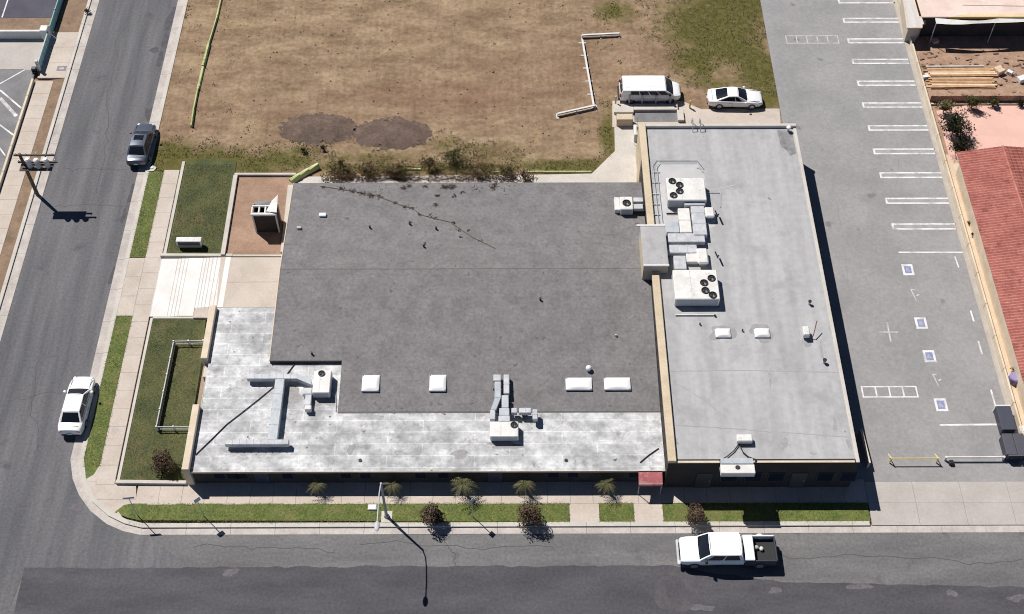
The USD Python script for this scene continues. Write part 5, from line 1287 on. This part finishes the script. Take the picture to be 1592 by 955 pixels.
row = ((532, 268, (2.0, 1.2, .5), LEAF_DRY, 1900, 'dense brown-green shrub at the west end of the row behind the hall'),
       (573, 266, (1.2, 1.0, .5), LEAF_DRY, 900, 'low dry shrub, second from the west in the row behind the hall'),
       (616, 268, (1.8, 1.1, .5), LEAF_DRY, 1700, 'broad olive-brown shrub with a bright lower edge behind the hall'),
       (668, 258, (1.2, 1.0, .75), LEAF_DRY, 700, 'thin shrub with dark open twigs, mid row behind the hall'),
       (705, 248, (2.2, 1.8, .75), LEAF_GRN, 1500, 'tall loose green-topped shrub reaching into the dry field'),
       (742, 268, (2.0, 1.2, .5), LEAF_DRY, 1100, 'wide reddish-brown shrub against the walk, east of the green-topped shrub'),
       (788, 266, (1.5, 1.1, .5), LEAF_DRY, 700, 'sparse brown shrub near the east end of the row'),
       (816, 274, (.8, .7, .5), LEAF_RED, 320, 'small bare reddish shrub closing the row at the east'))
for i, (x, y, rad, m, n, lab) in enumerate(row):
    shrub('dry_shrub', lab, x, y + 5, rad, m, n, .085, 40 + i)
for i, (x, y, lab) in enumerate(((472, 235, 'small dark weed clump at the left edge below the left earth patch'), (503, 232, 'small dark weed clump below the left earth patch'), (530, 255, 'dark round weed clump in front of the westernmost shrub'))):
    shrub('weed_clump', lab, x, y + 2, (.33, .3, .28), LEAF_DK, 160, .07, 70 + i, cat='weed', trunk=.02)
# round street trees
for i, (x, y, r_, m, lab) in enumerate(((675, 811, .80, LEAF_RED, 'reddish round street tree nearest the street lamp'), (824, 811, .92, LEAF_RED, 'larger brown round street tree between the lamp and the awning'), (1083, 812, .78, LEAF_RED, 'small brown round tree hanging over the pickup'), (258, 729, .85, LEAF_RED, 'round reddish tree on the south lawn by the wing corner'))):
    shrub('round_tree', lab, x, y, (r_, r_, r_ * .95), m, 1700, .085, 90 + i, cat='tree', h=.95, trunk=.07)

# small palms along the south wall
def palm_parts(t, seed):
    r = np.random.default_rng(seed)
    t.add('trunk', cyl((0, 0, -.1), (0, 0, .95), .09, 9, .07), BARK, world=False)
    for k in range(14):
        a = k * 2 * math.pi / 14 + r.uniform(-.15, .15); L = r.uniform(.62, .85); el = r.uniform(.2, .9)
        n = 8; pts = []
        for j in range(n):
            s = j / (n - 1); x = L * s * math.cos(el * (1 - .5 * s)); z = .95 + L * (s * math.sin(el) - .75 * s * s)
            pts.append((x, z))
        v, f = [], []
        for j in range(n - 1):
            (x0, z0), (x1, z1) = pts[j], pts[j + 1]
            wv = .12 * math.sin(math.pi * (.12 + .88 * (j + .5) / n)) + .02
            for s_ in (-1, 1):
                b = len(v); v += [(x0, 0, z0 + .012), (x0 + (x1 - x0) * .7, 0, z0 + (z1 - z0) * .7 + .012), (x1 + .09, s_ * wv, z1 - .03)]; f.append([b, b + 1, b + 2])
        v = np.array(v); ca, sa = math.cos(a), math.sin(a)
        v = np.c_[v[:, 0] * ca - v[:, 1] * sa, v[:, 0] * sa + v[:, 1] * ca, v[:, 2]]
        t.add('frond', trimesh.Trimesh(v, np.array(f), process=False), FROND, world=False)


pal = None
for i, (x, y, sc_) in enumerate(((495, 764, 1.15), (612, 764, 1.0), (721, 767, 1.35), (815, 764, 1.15), (942, 764, 1.15))):
    lab = 'small palm on the south sidewalk edge, ' + ('nearest the street corner', 'between the corner palm and the street lamp', 'fullest of the row, right of the reddish tree', 'directly behind the larger brown round tree', 'nearest the red awning')[i]
    c = G(x, y, Z_WALK)
    if pal is None:
        pal = Thing('small_palm', lab, 'palm', loc=c, group='small palms along the south wall'); palm_parts(pal, 5)
    else: copy_of(pal, 'small_palm', lab, 'palm', c, rotz=i * 1.3, group='small palms along the south wall', scale=sc_)

clods = []
rc = np.random.default_rng(91)
for k in range(420):
    x, y = rc.uniform(fx0 + .5, fx1 - .5), rc.uniform(GY(225), 45)
    b = trimesh.creation.icosphere(0, rc.uniform(.035, .10)); b.vertices *= rc.uniform(.7, 1.2, (len(b.vertices), 1)); b.apply_translation([x, y, .10]); clods.append(b)
solo('field_clods', cat_(clods), mat('clod_look', (.24, .17, .12), (.50, .42, .34), scale=.9, island=.4), 'small scattered stones and clods lying on the brown field', 'stones', kind='stuff')

# leaf litter and a dark strand drawn as a cable shadow on the dark roof
shadow_line = [(500, 288), (530, 293), (560, 298), (583, 303), (604, 311), (624, 319), (642, 325), (655, 335), (672, 340), (700, 347), (735, 372), (770, 390)]
vpts = []
for x, y in shadow_line:
    c = G(x, y, 2.45); vpts.append((c[0], c[1], zfun(c[:2]) + .03))
vn = Thing('cable_shadow', 'thin dark strand modelling an overhead cable shadow diagonally over the north of the dark roof', 'shadow_line', loc=vpts[0])  # tube modelled in place of the shadow of an overhead cable
vn.add('shadow_strand', tube(vpts, .022, 5), BARK)
lit = []
rl = np.random.default_rng(21)
for (x, y, s, n) in ((530, 292, 8, 30), (548, 296, 8, 36), (563, 300, 8, 40), (576, 303, 9, 60), (590, 305, 6, 26), (614, 316, 4, 14), (630, 322, 6, 18), (641, 324, 5, 16), (652, 335, 4, 16), (669, 336, 5, 12), (677, 341, 5, 12), (628, 291, 6, 40), (636, 288, 5, 30), (662, 288, 7, 24), (692, 290, 9, 70), (703, 289, 9, 70), (680, 303, 5, 26), (706, 304, 5, 20), (677, 319, 5, 24), (718, 298, 5, 20), (767, 291, 6, 46), (769, 286, 6, 30), (740, 290, 8, 14), (705, 348, 4, 16), (714, 360, 4, 12), (729, 361, 4, 12), (660, 383, 4, 16), (716, 372, 3, 12), (503, 290, 5, 20), (638, 347, 3, 10), (745, 378, 5, 8), (600, 290, 20, 20), (790, 290, 20, 14)):
    for k in range(n):
        c = G(x + rl.normal(0, s * .42), y + rl.normal(0, s * .28), 2.4); z = zfun(c[:2]) + .012
        if c[1] > hyN - .03: continue
        a = rl.uniform(0, 6.28); u_ = np.array([math.cos(a), math.sin(a), 0]) * .07; w_ = np.array([-math.sin(a), math.cos(a), .25]) * .035
        c = np.array([c[0], c[1], z]); lit.append(np.array([c - u_, c - w_, c + u_, c + w_ + [0, 0, .02]]))
q = np.array(lit).reshape(-1, 3); i4 = np.arange(len(lit))[:, None] * 4
solo('leaf_litter', trimesh.Trimesh(q, np.vstack([i4 + [0, 1, 2], i4 + [0, 2, 3]]), process=False), mat('litter_look', (.055, .035, .03), (.10, .06, .045), scale=3, island=.4), 'dark dead leaves scattered over the north of the dark roof', 'leaf litter', kind='stuff')
# litter on the walk behind the hall
lit = []
for k in range(1500):
    x = rl.uniform(500, 830); y = 279 + rl.normal(0, 3.2)
    c = G(x, y, .13); 
    if c[1] < hyN + .05: continue
    a = rl.uniform(0, 6.28); u_ = np.array([math.cos(a), math.sin(a), 0]) * .08; w_ = np.array([-math.sin(a), math.cos(a), .2]) * .04
    c = np.array([c[0], c[1], .145]); lit.append(np.array([c - u_, c - w_, c + u_, c + w_]))
q = np.array(lit).reshape(-1, 3); i4 = np.arange(len(lit))[:, None] * 4
solo('walk_litter', trimesh.Trimesh(q, np.vstack([i4 + [0, 1, 2], i4 + [0, 2, 3]]), process=False), mat('walk_litter_look', (.10, .06, .05), (.16, .10, .08), scale=3, island=.4), 'brown dead leaves strewn on the pale walk behind the hall', 'leaf litter', kind='stuff')

# dry weed tufts over the field and grass tufts over the lawns: one small shared mesh each
def tufts(name, label, pts, m, size, seed, zbase):
    r = np.random.default_rng(seed)
    proto_p = f'/World/Looks/{name}_proto'
    n = len(pts); k = 3
    a = r.uniform(0, 6.28, (n, k)); s = size * r.uniform(.5, 1.5, (n, 1)); hgt = size * r.uniform(.4, 1.2, (n, k))
    base = np.repeat(np.c_[pts, np.full(n, zbase)][:, None], k, 1)
    tip = base + np.stack([np.cos(a) * s * .8, np.sin(a) * s * .8, hgt], -1)
    side = np.stack([-np.sin(a), np.cos(a), a * 0], -1) * (s * .35)[..., None]
    v = np.stack([base - side, base + side, tip], 2).reshape(-1, 3)
    f = np.arange(len(v)).reshape(-1, 3)
    solo(name, trimesh.Trimesh(v, f, process=False), m, label, 'grass', kind='stuff')


r = np.random.default_rng(33)
cand = np.c_[r.uniform(fx0, fx1, 90000), r.uniform(fy0, 52, 90000)]
nz = np.asarray(meshkit.fbm(np.c_[cand * .8, np.zeros(len(cand))], 3)).ravel()
from scipy.interpolate import RegularGridInterpolator
gi = RegularGridInterpolator((gy[:, 0], gx[0]), grassv.reshape(gx.shape))(np.c_[cand[:, 1], cand[:, 0]])
clear = unary_union([Polygon(GP([(952, 150), (1214, 150), (1214, 300), (440, 300), (440, 266), (950, 266)], .1)), Polygon(GP([(255, 246), (370, 246), (365, 320), (250, 320)], .1))])
import shapely
ok = ~shapely.contains_xy(clear, cand[:, 0], cand[:, 1])
dry = cand[ok & (nz > .54) & (gi < .4)][:14000]
grn = cand[ok & (gi + (nz - .5) * 1.6 > .48)][:14000]
tufts('dry_weeds', 'dry straw-coloured weeds dotted over the brown field', dry, mat('dry_weed_look', (.20, .14, .09), (.33, .25, .165), scale=1.2, island=.3, fine=.1), .05, 2, .07)
tufts('field_grass', 'patches of green grass growing in the brown field', grn, mat('field_grass_look', (.06, .07, .018), (.13, .115, .04), scale=1.2, island=.35, fine=.1), .085, 3, .07)

ls = []
for (x0_, y0_, x1_, y1_, n_) in ((XKE + .15, GY(399, .1), xs0 + .02, GY(264, .1), 3000), (XKE + .15, GY(724, .1), xs0 + .02, GY(490, .1), 3600), (GX(205, 795, .1), y_g0 - .04, GX(885, 795, .1), y_g1 + .05, 8000), (GX(932, 795, .1), y_g0 - .04, GX(985, 795, .1), y_g1 + .05, 700), (GX(1031, 795, .1), y_g0 - .04, GX(1350, 795, .1), y_g1 + .05, 3600)):
    ls.append(np.c_[r.uniform(x0_ - .06, x1_ + .06, n_), r.uniform(y0_ - .04, y1_ + .07, n_)])
tufts('verge_grass', 'short green grass blades standing on the kerbside grass strips', np.vstack(ls), mat('verge_blade_look', (.15, .185, .05), (.21, .22, .08), scale=.9, island=.25, fine=.1), .045, 5, .12)
la = []
for polyp in ([(290, 256), (362, 256), (344, 392), (262, 394)], [(240, 498), (316, 498), (300, 645), (288, 748), (188, 748)]):
    pg_ = Polygon(GP(polyp, .12)); b_ = pg_.bounds; cc = np.c_[r.uniform(b_[0], b_[2], 9000), r.uniform(b_[1], b_[3], 9000)]
    la.append(cc[shapely.contains_xy(pg_, cc[:, 0], cc[:, 1])])
tufts('lawn_grass', 'short dull green grass blades standing on the two west lawns', np.vstack(la), mat('lawn_blade_look', (.085, .095, .036), (.15, .135, .06), scale=.6, island=.25, fine=.1), .04, 6, .135)

# ------------------------------------------------------------------ west of the street
solo('west_parkway', ext(Polygon([(XKW - .13, 60), (XKW - .13, -30), (GX(25, 240, .1), -30), (GX(25, 240, .1), 60)]).difference(Polygon(GP([(60, 55), (140, 48), (112, 120), (40, 130)], .1))), -.05, .10), BARE, kind='structure')
WS = Thing('far_sidewalk', kind='structure')
wsx0, wsx1 = np.median([GX(54, 125, .1), GX(22, 240, .1)]), np.median([GX(83, 128, .1), GX(48, 240, .1)])
slabs(WS, 'slab', sbox(wsx0, -28, wsx1, GY(125, .1)), 'y', 1.55, -.04, .125, CONC)
solo('far_verge', ext(Polygon([(wsx1, GY(49, .1)), (wsx1, 60), (XKW - .13, 60), (XKW - .13, GY(49, .1))]), -.05, .112), BARE, kind='structure')
DW = Thing('west_driveway', kind='structure')
dwx1 = XKW - .13
for k in range(3):
    y0_, y1_ = GY(120, .1), GY(49, .1); a, b = y0_ + (y1_ - y0_) * k / 3 + .01, y0_ + (y1_ - y0_) * (k + 1) / 3 - .01
    DW.add('slab', bx(wsx0 + .05, a, -.04, dwx1, b, .131), CONC)
gx_ = np.median([GX(79, 55, .1), GX(66, 105, .1)])
solo('gated_drive', ext(Polygon([(gx_ - 20, GY(106, .1)), (gx_, GY(106, .1)), (gx_, GY(53, .1)), (gx_ - 20, GY(53, .1))]), -.05, .10), APRON, kind='structure')
solo('west_car_park', ext(Polygon([(gx_ - 26, GY(106, .1)), (gx_ - .2, GY(106, .1)), (wsx0 - .35, GY(120, .1)), (wsx0 - .35, -28), (gx_ - 26, -28)]), -.05, .08), LOT_W, kind='structure')
solo('northwest_car_park', ext(Polygon([(gx_ - 26, GY(27, .1)), (gx_ - .4, GY(26, .1)), (gx_ - .4, 70), (gx_ - 26, 70)]), -.05, .08), LOT_N, kind='structure')
solo('northwest_verge', ext(Polygon([(gx_ - 26, GY(45, .1)), (gx_ - .02, GY(45, .1)), (gx_ - .02, 70), (gx_ - 26, 70)]), -.05, .07), BARE, kind='structure')
WM = Thing('west_marking', 'white painted stall lines on the two car parks west of the street', 'marking', kind='structure')
for p, q, w_ in (((0, 130), (40, 107.5), .12), ((40, 107.5), (62, 108), .12), ((0, 140), (33, 168), .16), ((-6, 190), (21, 210), .14), ((12, 0), (3, 27), .12), ((-4, 225), (8, 242), .12)):
    WM.add('stall_line', ext(line(p, q, w_), .076, .085), PAINT)
WM.add('stall_line', ext(line((0, 152), (24, 179), .30), .076, .085), PAINT_F)
WM.add('dot', ext(Point(*G(24, 179, .1)[:2]).buffer(.18), .08, .09), PAINT)
ww = Thing('low_wall', 'low cream wall between the far west sidewalk and the grey car park', 'wall', loc=(wsx0 - .2, 10, 0))
yy0 = -28.0
while yy0 < GY(122, .3):
    ww.add('wall_section', bev(wsx0 - .30, yy0, -.02, wsx0 - .10, min(yy0 + 2.98, GY(122, .3)), .42, .02), TAN2); yy0 += 3.0
X0w = gx_ - 24
WWt = Thing('white_wall', 'white wall with a square end pier north of the gated drive', 'wall', loc=(gx_ - 3, GY(50, 1), 0))
yw = GY(46, 1.0)
WWt.add('wall', bev(X0w, yw - .12, -.02, gx_ - .65, yw + .12, 1.0, .02), WTRIM)
WWt.add('end_pier', bev(gx_ - .68, yw - .3, -.02, gx_ - .02, yw + .45, 1.25, .03), WTRIM)
TF = Thing('green_fence', 'green mesh fence along the northwest verge beside the street', 'fence', loc=(gx_, GY(20, .5), 0))
y_ = yw + .5
while y_ < 70:
    TF.add('panel', bx(gx_ - .04, y_ + .06, .1, gx_ + .04, min(y_ + 2.4, 70) - .03, 1.0), TEAL)
    TF.add('post', cyl((gx_, y_, 0), (gx_, y_, 1.12), .05, 8), METALB); y_ += 2.4
TG = Thing('teal_gate', 'pale teal sliding gate across the drive west of the street', 'gate', loc=(gx_, GY(80, .5), 0))
ya, yb_ = GY(105, .5), GY(54, .5)
TG.add('frame', cat_([bx(gx_ - .05, ya, .9, gx_ + .05, yb_, 1.0), bx(gx_ - .05, ya, .12, gx_ + .05, yb_, .2)]), METALB)
TG.add('mesh_panel', bx(gx_ - .025, ya + .02, .2, gx_ + .025, yb_ - .02, .9), TEAL)
for k in range(7): TG.add('bar', bx(gx_ - .045, ya + (yb_ - ya) * k / 6 - .03, .2, gx_ + .045, ya + (yb_ - ya) * k / 6 + .03, .9), WHITEP)
gp = Thing('gate_post', 'pale gate post with dark motor box at the south end of the teal gate', 'gate post', loc=G(62, 110, .1))
gp.add('post', bev(-.12, -.12, -.1, .12, .12, 1.2, .02), WTRIM, world=False); gp.add('motor_box', bev(-.55, -.45, -.05, -.14, -.05, .6, .03), CARD, world=False)
shrub('weed_clump', 'small dark shrub by the motor of the teal gate', 56, 116, (.3, .3, .3), LEAF_DK, 170, .08, 77, cat='weed', trunk=.02)
shrub('weed_clump', 'small brown weed on the verge at the west kerb', 136, 20, (.28, .28, .25), LEAF_DRY, 150, .08, 78, cat='weed', trunk=.02)

# ------------------------------------------------------------------ east of the car park
ex = east_wall_x
EW = Thing('boundary_wall', 'long low pale wall along the right side of the car park', 'wall', loc=(ex, 0, 0))
y_ = lot_bot + 3.2
while y_ < 70:
    EW.add('wall_section', bev(ex, y_, -.05, ex + .14, y_ + 2.98, .62, .02), TAN2); y_ += 3.0
solo('east_ground', bx(ex + .14, lot_bot, -.3, ex + 60, 80, .04), YARD, kind='structure')
solo('side_yard', ext(Polygon(GP([(1470, 240), (1494, 240), (1600, 620), (1600, 720), (1592, 720)], .1)), -.1, .055), TANP, kind='structure')
solo('pink_patio', ext(Polygon(GP([(1456, 172), (1500, 164), (1660, 164), (1680, 250), (1478, 250)], .1)), -.1, .07), PINK, kind='structure')
# red tile house
RHz0, RHz1 = 2.3, 3.1
rx0 = np.median([GX(1489, 240, RHz0), GX(1555, 480, RHz0)])
ry1 = GY(239, RHz0); ry0 = GY(690, RHz0); rx1 = rx0 + 11
RH = Thing('red_tile_house', 'house with a broad red tile roof right of the car park wall', 'house', loc=(rx0 + 5, (ry0 + ry1) / 2, 0))
RH.add('wall', bx(rx0 + .45, ry0 + .45, -.05, rx1 - .4, ry1 - .45, RHz0 - .06), TAN2)
# west slope: courses of barrel tiles as joined relief; ridge line 4.2 m in
zr_ = RHz0 + .7
rdx, hipd = GX(1563, 242, zr_) - rx0, 0.02
def tile_slope(P00, P10, P11, P01, du=.26, dv=.36, amp=.035):
    """P00-P10 eave, P01-P11 top; corrugated across, stepped up the slope."""
    P00, P10, P11, P01 = map(lambda p: np.array(p, float), (P00, P10, P11, P01))
    W = np.linalg.norm(P10 - P00); Hs = np.linalg.norm(P01 - P00)
    nu, nv = int(W / du), max(2, int(Hs / dv))
    nrm = np.cross(P10 - P00, P01 - P00); nrm /= np.linalg.norm(nrm)
    if nrm[2] < 0: nrm = -nrm
    us = np.repeat(np.linspace(0, 1, nu * 4 + 1)[None], nv * 2, 0)
    vs = np.repeat(np.ravel([[i / nv, (i + .999) / nv] for i in range(nv)])[:, None], nu * 4 + 1, 1)
    lift = np.repeat(np.ravel([[.045, .0] for i in range(nv)])[:, None], nu * 4 + 1, 1)
    P = P00 * ((1 - us) * (1 - vs))[..., None] + P10 * (us * (1 - vs))[..., None] + P11 * (us * vs)[..., None] + P01 * ((1 - us) * vs)[..., None]
    P = P + nrm * (amp * np.cos(us * nu * 2 * math.pi) + lift)[..., None]
    a, b = P.shape[:2]; ii = np.arange(a * b).reshape(a, b)
    f = np.vstack([np.c_[ii[:-1, :-1].ravel(), ii[:-1, 1:].ravel(), ii[1:, 1:].ravel()], np.c_[ii[:-1, :-1].ravel(), ii[1:, 1:].ravel(), ii[1:, :-1].ravel()]])
    return trimesh.Trimesh(P.reshape(-1, 3), f, process=False)
A_, B_ = (rx0, ry0, RHz0), (rx0, ry1, RHz0); C_, D_ = (rx0 + rdx, ry1 - hipd, zr_), (rx0 + rdx, ry0 + hipd, zr_)
RH.add('tile_slope', tile_slope(A_, B_, C_, D_, .26, .36), TILE, kind='stuff')
RH.add('gable_end', bx(rx0 + .6, ry1 - .3, RHz0 - .06, rx1 - .6, ry1 - .25, RHz0 + .1), TAN2)
RH.add('tile_slope', tile_slope((rx1, ry1, RHz0), (rx1, ry0, RHz0), D_, C_, .34, .36, .06), TILE, kind='stuff')
RH.add('ridge_cap', cyl(tuple(np.array(D_) + [0, 0, .05]), tuple(np.array(C_) + [0, 0, .05]), .11, 8), TILE)
RH.add('fascia', cat_([bx(rx0 + .02, ry0, RHz0 - .16, rx0 + .08, ry1, RHz0 - .03), bx(rx0 + .02, ry1 - .08, RHz0 - .16, rx1, ry1 - .02, RHz0 - .03)]), TAN2)
# pink roofed house, top right
ph0 = 2.6
qx0 = np.median([GX(1434, 28, ph0), GX(1426, 0, ph0)]); qy0 = GY(28, ph0)
PH = Thing('pink_roof_house', 'house with a pale pink flat roof at the top right of the view', 'house', loc=(qx0 + 5, qy0 + 5, 0))
PH.add('wall', bx(qx0 + .3, qy0 + .35, -.05, qx0 + 16, qy0 + 22, ph0 - .15), SHADEW)  # house shadow put into the wall colour
PH.add('roof', bev(qx0, qy0, ph0 - .14, qx0 + 16.4, qy0 + 22.4, ph0, .03), PKROOF)
PH.add('eave_board', bx(qx0 + 2.4, qy0 - .03, ph0 - .16, qx0 + 16.4, qy0 - .003, ph0 + .02), YELLOW)
PH.add('roof_patch', ext(Polygon([(qx0 + 2.5, qy0 + .02), (qx0 + 16.3, qy0 + .02), (qx0 + 16.3, qy0 + .42), (qx0 + 4.0, qy0 + .38)]), ph0 - .1, ph0 + .008), mat('tan_roof_patch_look', (.62, .45, .26), (.7, .54, .34), scale=1))
PH.add('roof_seam', ext(LineString([(qx0 + 4, qy0 + 1.6), (qx0 + 9, qy0 + 1.45), (qx0 + 16, qy0 + 1.3)]).buffer(.03), ph0 - .1, ph0 + .012), RIDGEM)
zt_ = 2.45
tp = []
for i, x in enumerate(np.linspace(GX(1456, 37, zt_), GX(1640, 37, zt_), 15)):
    yc_ = GY(34 + 2.4 * math.sin(i * .42), zt_); w2 = .10 + .22 * abs(math.cos(i * .30)); tp.append((x, yc_, w2))
TPp = Thing('patio_awning', 'narrow sagging white awning strip below the pink roof', 'awning', loc=(tp[0][0] + 4, tp[0][1], 1.9))
v = np.vstack([[(x, y - w2, zt_ - .05), (x, y + w2, zt_ + .05)] for x, y, w2 in tp]); f = []
for i in range(len(tp) - 1): f += [[2 * i, 2 * i + 2, 2 * i + 3], [2 * i, 2 * i + 3, 2 * i + 1]]
TPp.add('fabric', trimesh.Trimesh(v, np.array(f), process=False), WTRIM)
for x, y, w2 in tp[::7]: TPp.add('post', cyl((x, y - w2, 0), (x, y - w2, zt_ - .04), .04, 6), METALB)
# grey shed roof strip
sp = Polygon(GP([(1399, -40), (1416, -40), (1421, 0), (1428, 26), (1438, 29), (1438, 36), (1433, 38), (1433, 43), (1411, 43)], 1.9))
SHD = Thing('shed', 'narrow pale grey shed along the boundary wall beside the pink roof', 'shed', loc=G(1413, 20, 0))
SHD.add('wall', ext(sp.buffer(-.15, join_style=2), -.05, 1.8), STUC); SHD.add('roof', ext(sp, 1.81, 1.9), mat('shed_roof_look', (.50, .47, .45), (.58, .55, .53), scale=.8, stretch=(3, .4, 1), fine=.1))
SHD.add('roof_edge', ext(sp.exterior.buffer(.06), 1.80, 1.93), TAN2)
# yard fence
fy_ = GY(151, .8)
YF = Thing('yard_fence', 'reddish board fence between the dirt yard and the pink patio', 'fence', loc=(ex + 8, fy_, 0))
x_ = ex + .3
rf_ = np.random.default_rng(4)
while x_ < ex + 16:
    YF.add('board', bx(x_, fy_ - .02, -.05, x_ + .19, fy_ + .02, .82 + rf_.uniform(-.03, .03)), FENCEW); x_ += .205
YF.add('rail', bx(ex + .3, fy_ + .021, .55, ex + 16, fy_ + .07, .66), WOOD)
solo('patio_edge', bx(ex + .4, GY(163.5, .2), -.05, ex + 16, GY(161.5, .2), .2), TAN2, 'pale concrete curb edging the north of the pink patio', 'curb')
# timber in the yard
for i, (x0_, y0_, x1_, y1_, h_, m_, lab) in enumerate(((1436, 103, 1527, 104, .12, CONC_L, 'long pale grey plank lying alone in the dirt yard'), (1440, 113, 1545, 117, .25, WOOD, 'stack of orange planks, furthest of the two against the fence'), (1444, 128, 1547, 137, .32, WOODP, 'stack of pale and orange planks against the yard fence'))):
    a, b = G(x0_, y0_, .1), G(x1_, y1_, .1)
    t = Thing('plank_stack' if i else 'loose_plank', lab, 'planks' if i else 'plank', loc=((a[0] + b[0]) / 2, a[1], .04))
    rr = np.random.default_rng(50 + i)
    rows, lay = ((1, 1), (6, 2), (8, 2))[i]
    for l_ in range(lay):
        for k in range(rows - l_ * 2):
            yb2 = a[1] + (k - rows / 2) * .2 + l_ * .05; o = rr.uniform(-.3, .3)
            bb = bx(a[0] + o, yb2, .04 + l_ * .1, b[0] + o, yb2 + .17, .13 + l_ * .1)
            bb.apply_translation([-(a[0] + b[0]) / 2, -yb2, 0]); bb.apply_transform(trimesh.transformations.rotation_matrix(rr.uniform(-.02, .02), [0, 0, 1])); bb.apply_translation([(a[0] + b[0]) / 2, yb2, 0])
            t.add('plank', bb, (WOOD, WOODP, FENCEW)[rr.integers(3)] if i else CONC_G)
def cbox(name, lab, cat, px, py, w, d, h, m, rot=0.0, z0=.04):
    c = G(px, py, z0); t = Thing(name, lab, cat, loc=(c[0], c[1], z0), rotz=rot)
    t.add('box', bev(-w / 2, -d / 2, 0, w / 2, d / 2, h, .03), m, world=False)
    for s_ in (-1, 1): t.add('flap', bx(-w / 2, s_ * d / 4 - d / 5, h, w / 2, s_ * d / 4 + d / 5, h + .012), m, world=False)
    return t
cbox('cardboard_box', 'open tan cardboard box among rubbish in the dirt yard', 'box', 1552, 113, .7, .8, .45, CARDB, .5)
cbox('cardboard_box', 'small pale box beside the big cardboard box', 'box', 1569, 115, .35, .5, .3, WHITEP, .9)
cbox('white_crate', 'small white crate by the car park wall in the dirt yard', 'crate', 1438, 122, .55, .35, .3, WHITEP, .2)
cbox('white_crate', 'large white crate at the right edge of the dirt yard', 'crate', 1587, 126, .7, .6, .4, WHITEP, .4)
cbox('white_crate', 'pale block in the house shadow near the shed', 'crate', 1447, 49, .5, .35, .8, CARDB, -.5)
cbox('white_crate', 'pinkish block at the edge of the house shadow', 'crate', 1453, 66, .55, .5, .3, PINK, .3)
# debris
deb = []
rd = np.random.default_rng(66)
for k in range(170):
    x = rd.uniform(1412, 1600); y = rd.choice([rd.uniform(80, 148), rd.uniform(100, 130)])
    c = G(x, y, .05)
    if c[0] < ex + .4: continue
    b = bx(-.5, -.5, 0, .5, .5, .5); b.apply_scale([rd.uniform(.08, .5), rd.uniform(.04, .16), rd.uniform(.05, .2)]); b.apply_transform(trimesh.transformations.rotation_matrix(rd.uniform(-.6, .6), [0, 0, 1])); b.apply_translation([c[0], c[1], .04]); deb.append(b)
solo('yard_debris', cat_(deb), mat('debris_look', (.22, .14, .10), (.46, .36, .28), scale=1.5, island=.5), 'small scraps of wood strewn over the dirt yard', 'debris', kind='stuff')
# bushes right of the wall
shrub('boundary_bush', 'pale yellow feathery bush at the corner of the pink patio', 1466, 176, (.75, .7, .7), LEAF_YEL, 650, .10, 101, cat='bush')
shrub('boundary_bush', 'big dark bush between the pink patio and the car park wall', 1479, 212, (1.25, 1.5, 1.25), LEAF_DK, 2600, .10, 102, cat='bush')
shrub('boundary_bush', 'dark bush touching the corner of the red tile roof', 1488, 237, (.9, .9, .8), LEAF_DK, 1300, .10, 103, cat='bush')
shrub('boundary_bush', 'round green bush against the yard fence on the pink patio', 1510, 168, (.8, .6, .75), LEAF_GRN, 900, .09, 104, cat='bush')
shrub('boundary_bush', 'smaller green bush right of the round one by the yard fence', 1543, 165, (.5, .45, .5), LEAF_GRN, 450, .09, 105, cat='bush')
shrub('boundary_bush', 'small dark bush by the fence at the right edge', 1585, 164, (.35, .35, .4), LEAF_DK, 250, .09, 106, cat='bush')
for (x, y) in ((1509, 345), (1514, 362), (1535, 398), (1558, 498), (1564, 511)):
    shrub('small_plant', {345: 'small dark plant by the white pot at the tile house wall', 362: 'tiny plant under the first at the tile house wall', 398: 'lone small plant halfway along the tile house wall', 498: 'small plant nearest the blue barrel, along the tile house', 511: 'small plant just below its twin, along the tile house'}[y], x - 3, y + 4, (.16, .16, .16), LEAF_DK, 70, .06, x, cat='plant', trunk=.015)
def pot(name, lab, cat, px, py, r_, h, m, m2):
    c = G(px, py, .1); t = Thing(name, lab, cat, loc=(c[0], c[1], .04))
    t.add('body', cyl((0, 0, 0), (0, 0, h), r_, 16), m, world=False); t.add('lid', cyl((0, 0, h), (0, 0, h + .04), r_ * .85, 16), m2, world=False)
pot('barrel', 'blue barrel with white lid in the tan side yard', 'barrel', 1546, 462, .30, .5, BLUEB, WHITEP)
pot('white_pot', 'small white pot at the tile house wall', 'pot', 1507, 327, .14, .25, WHITEP, WHITEP)
pot('covered_bin', 'round bin under a purple cover at the lower end of the side yard', 'bin', 1575, 592, .42, .6, PURPLE, PURPLE)
shrub('small_plant', 'pale flowering plant beside the purple covered bin', 1578, 580, (.4, .35, .3), LEAF_YEL, 240, .09, 108, cat='plant', trunk=.02)
cbox('white_crate', 'white box at the lower right edge by the dumpsters', 'crate', 1588, 672, .5, .5, .5, WHITEP, .1)
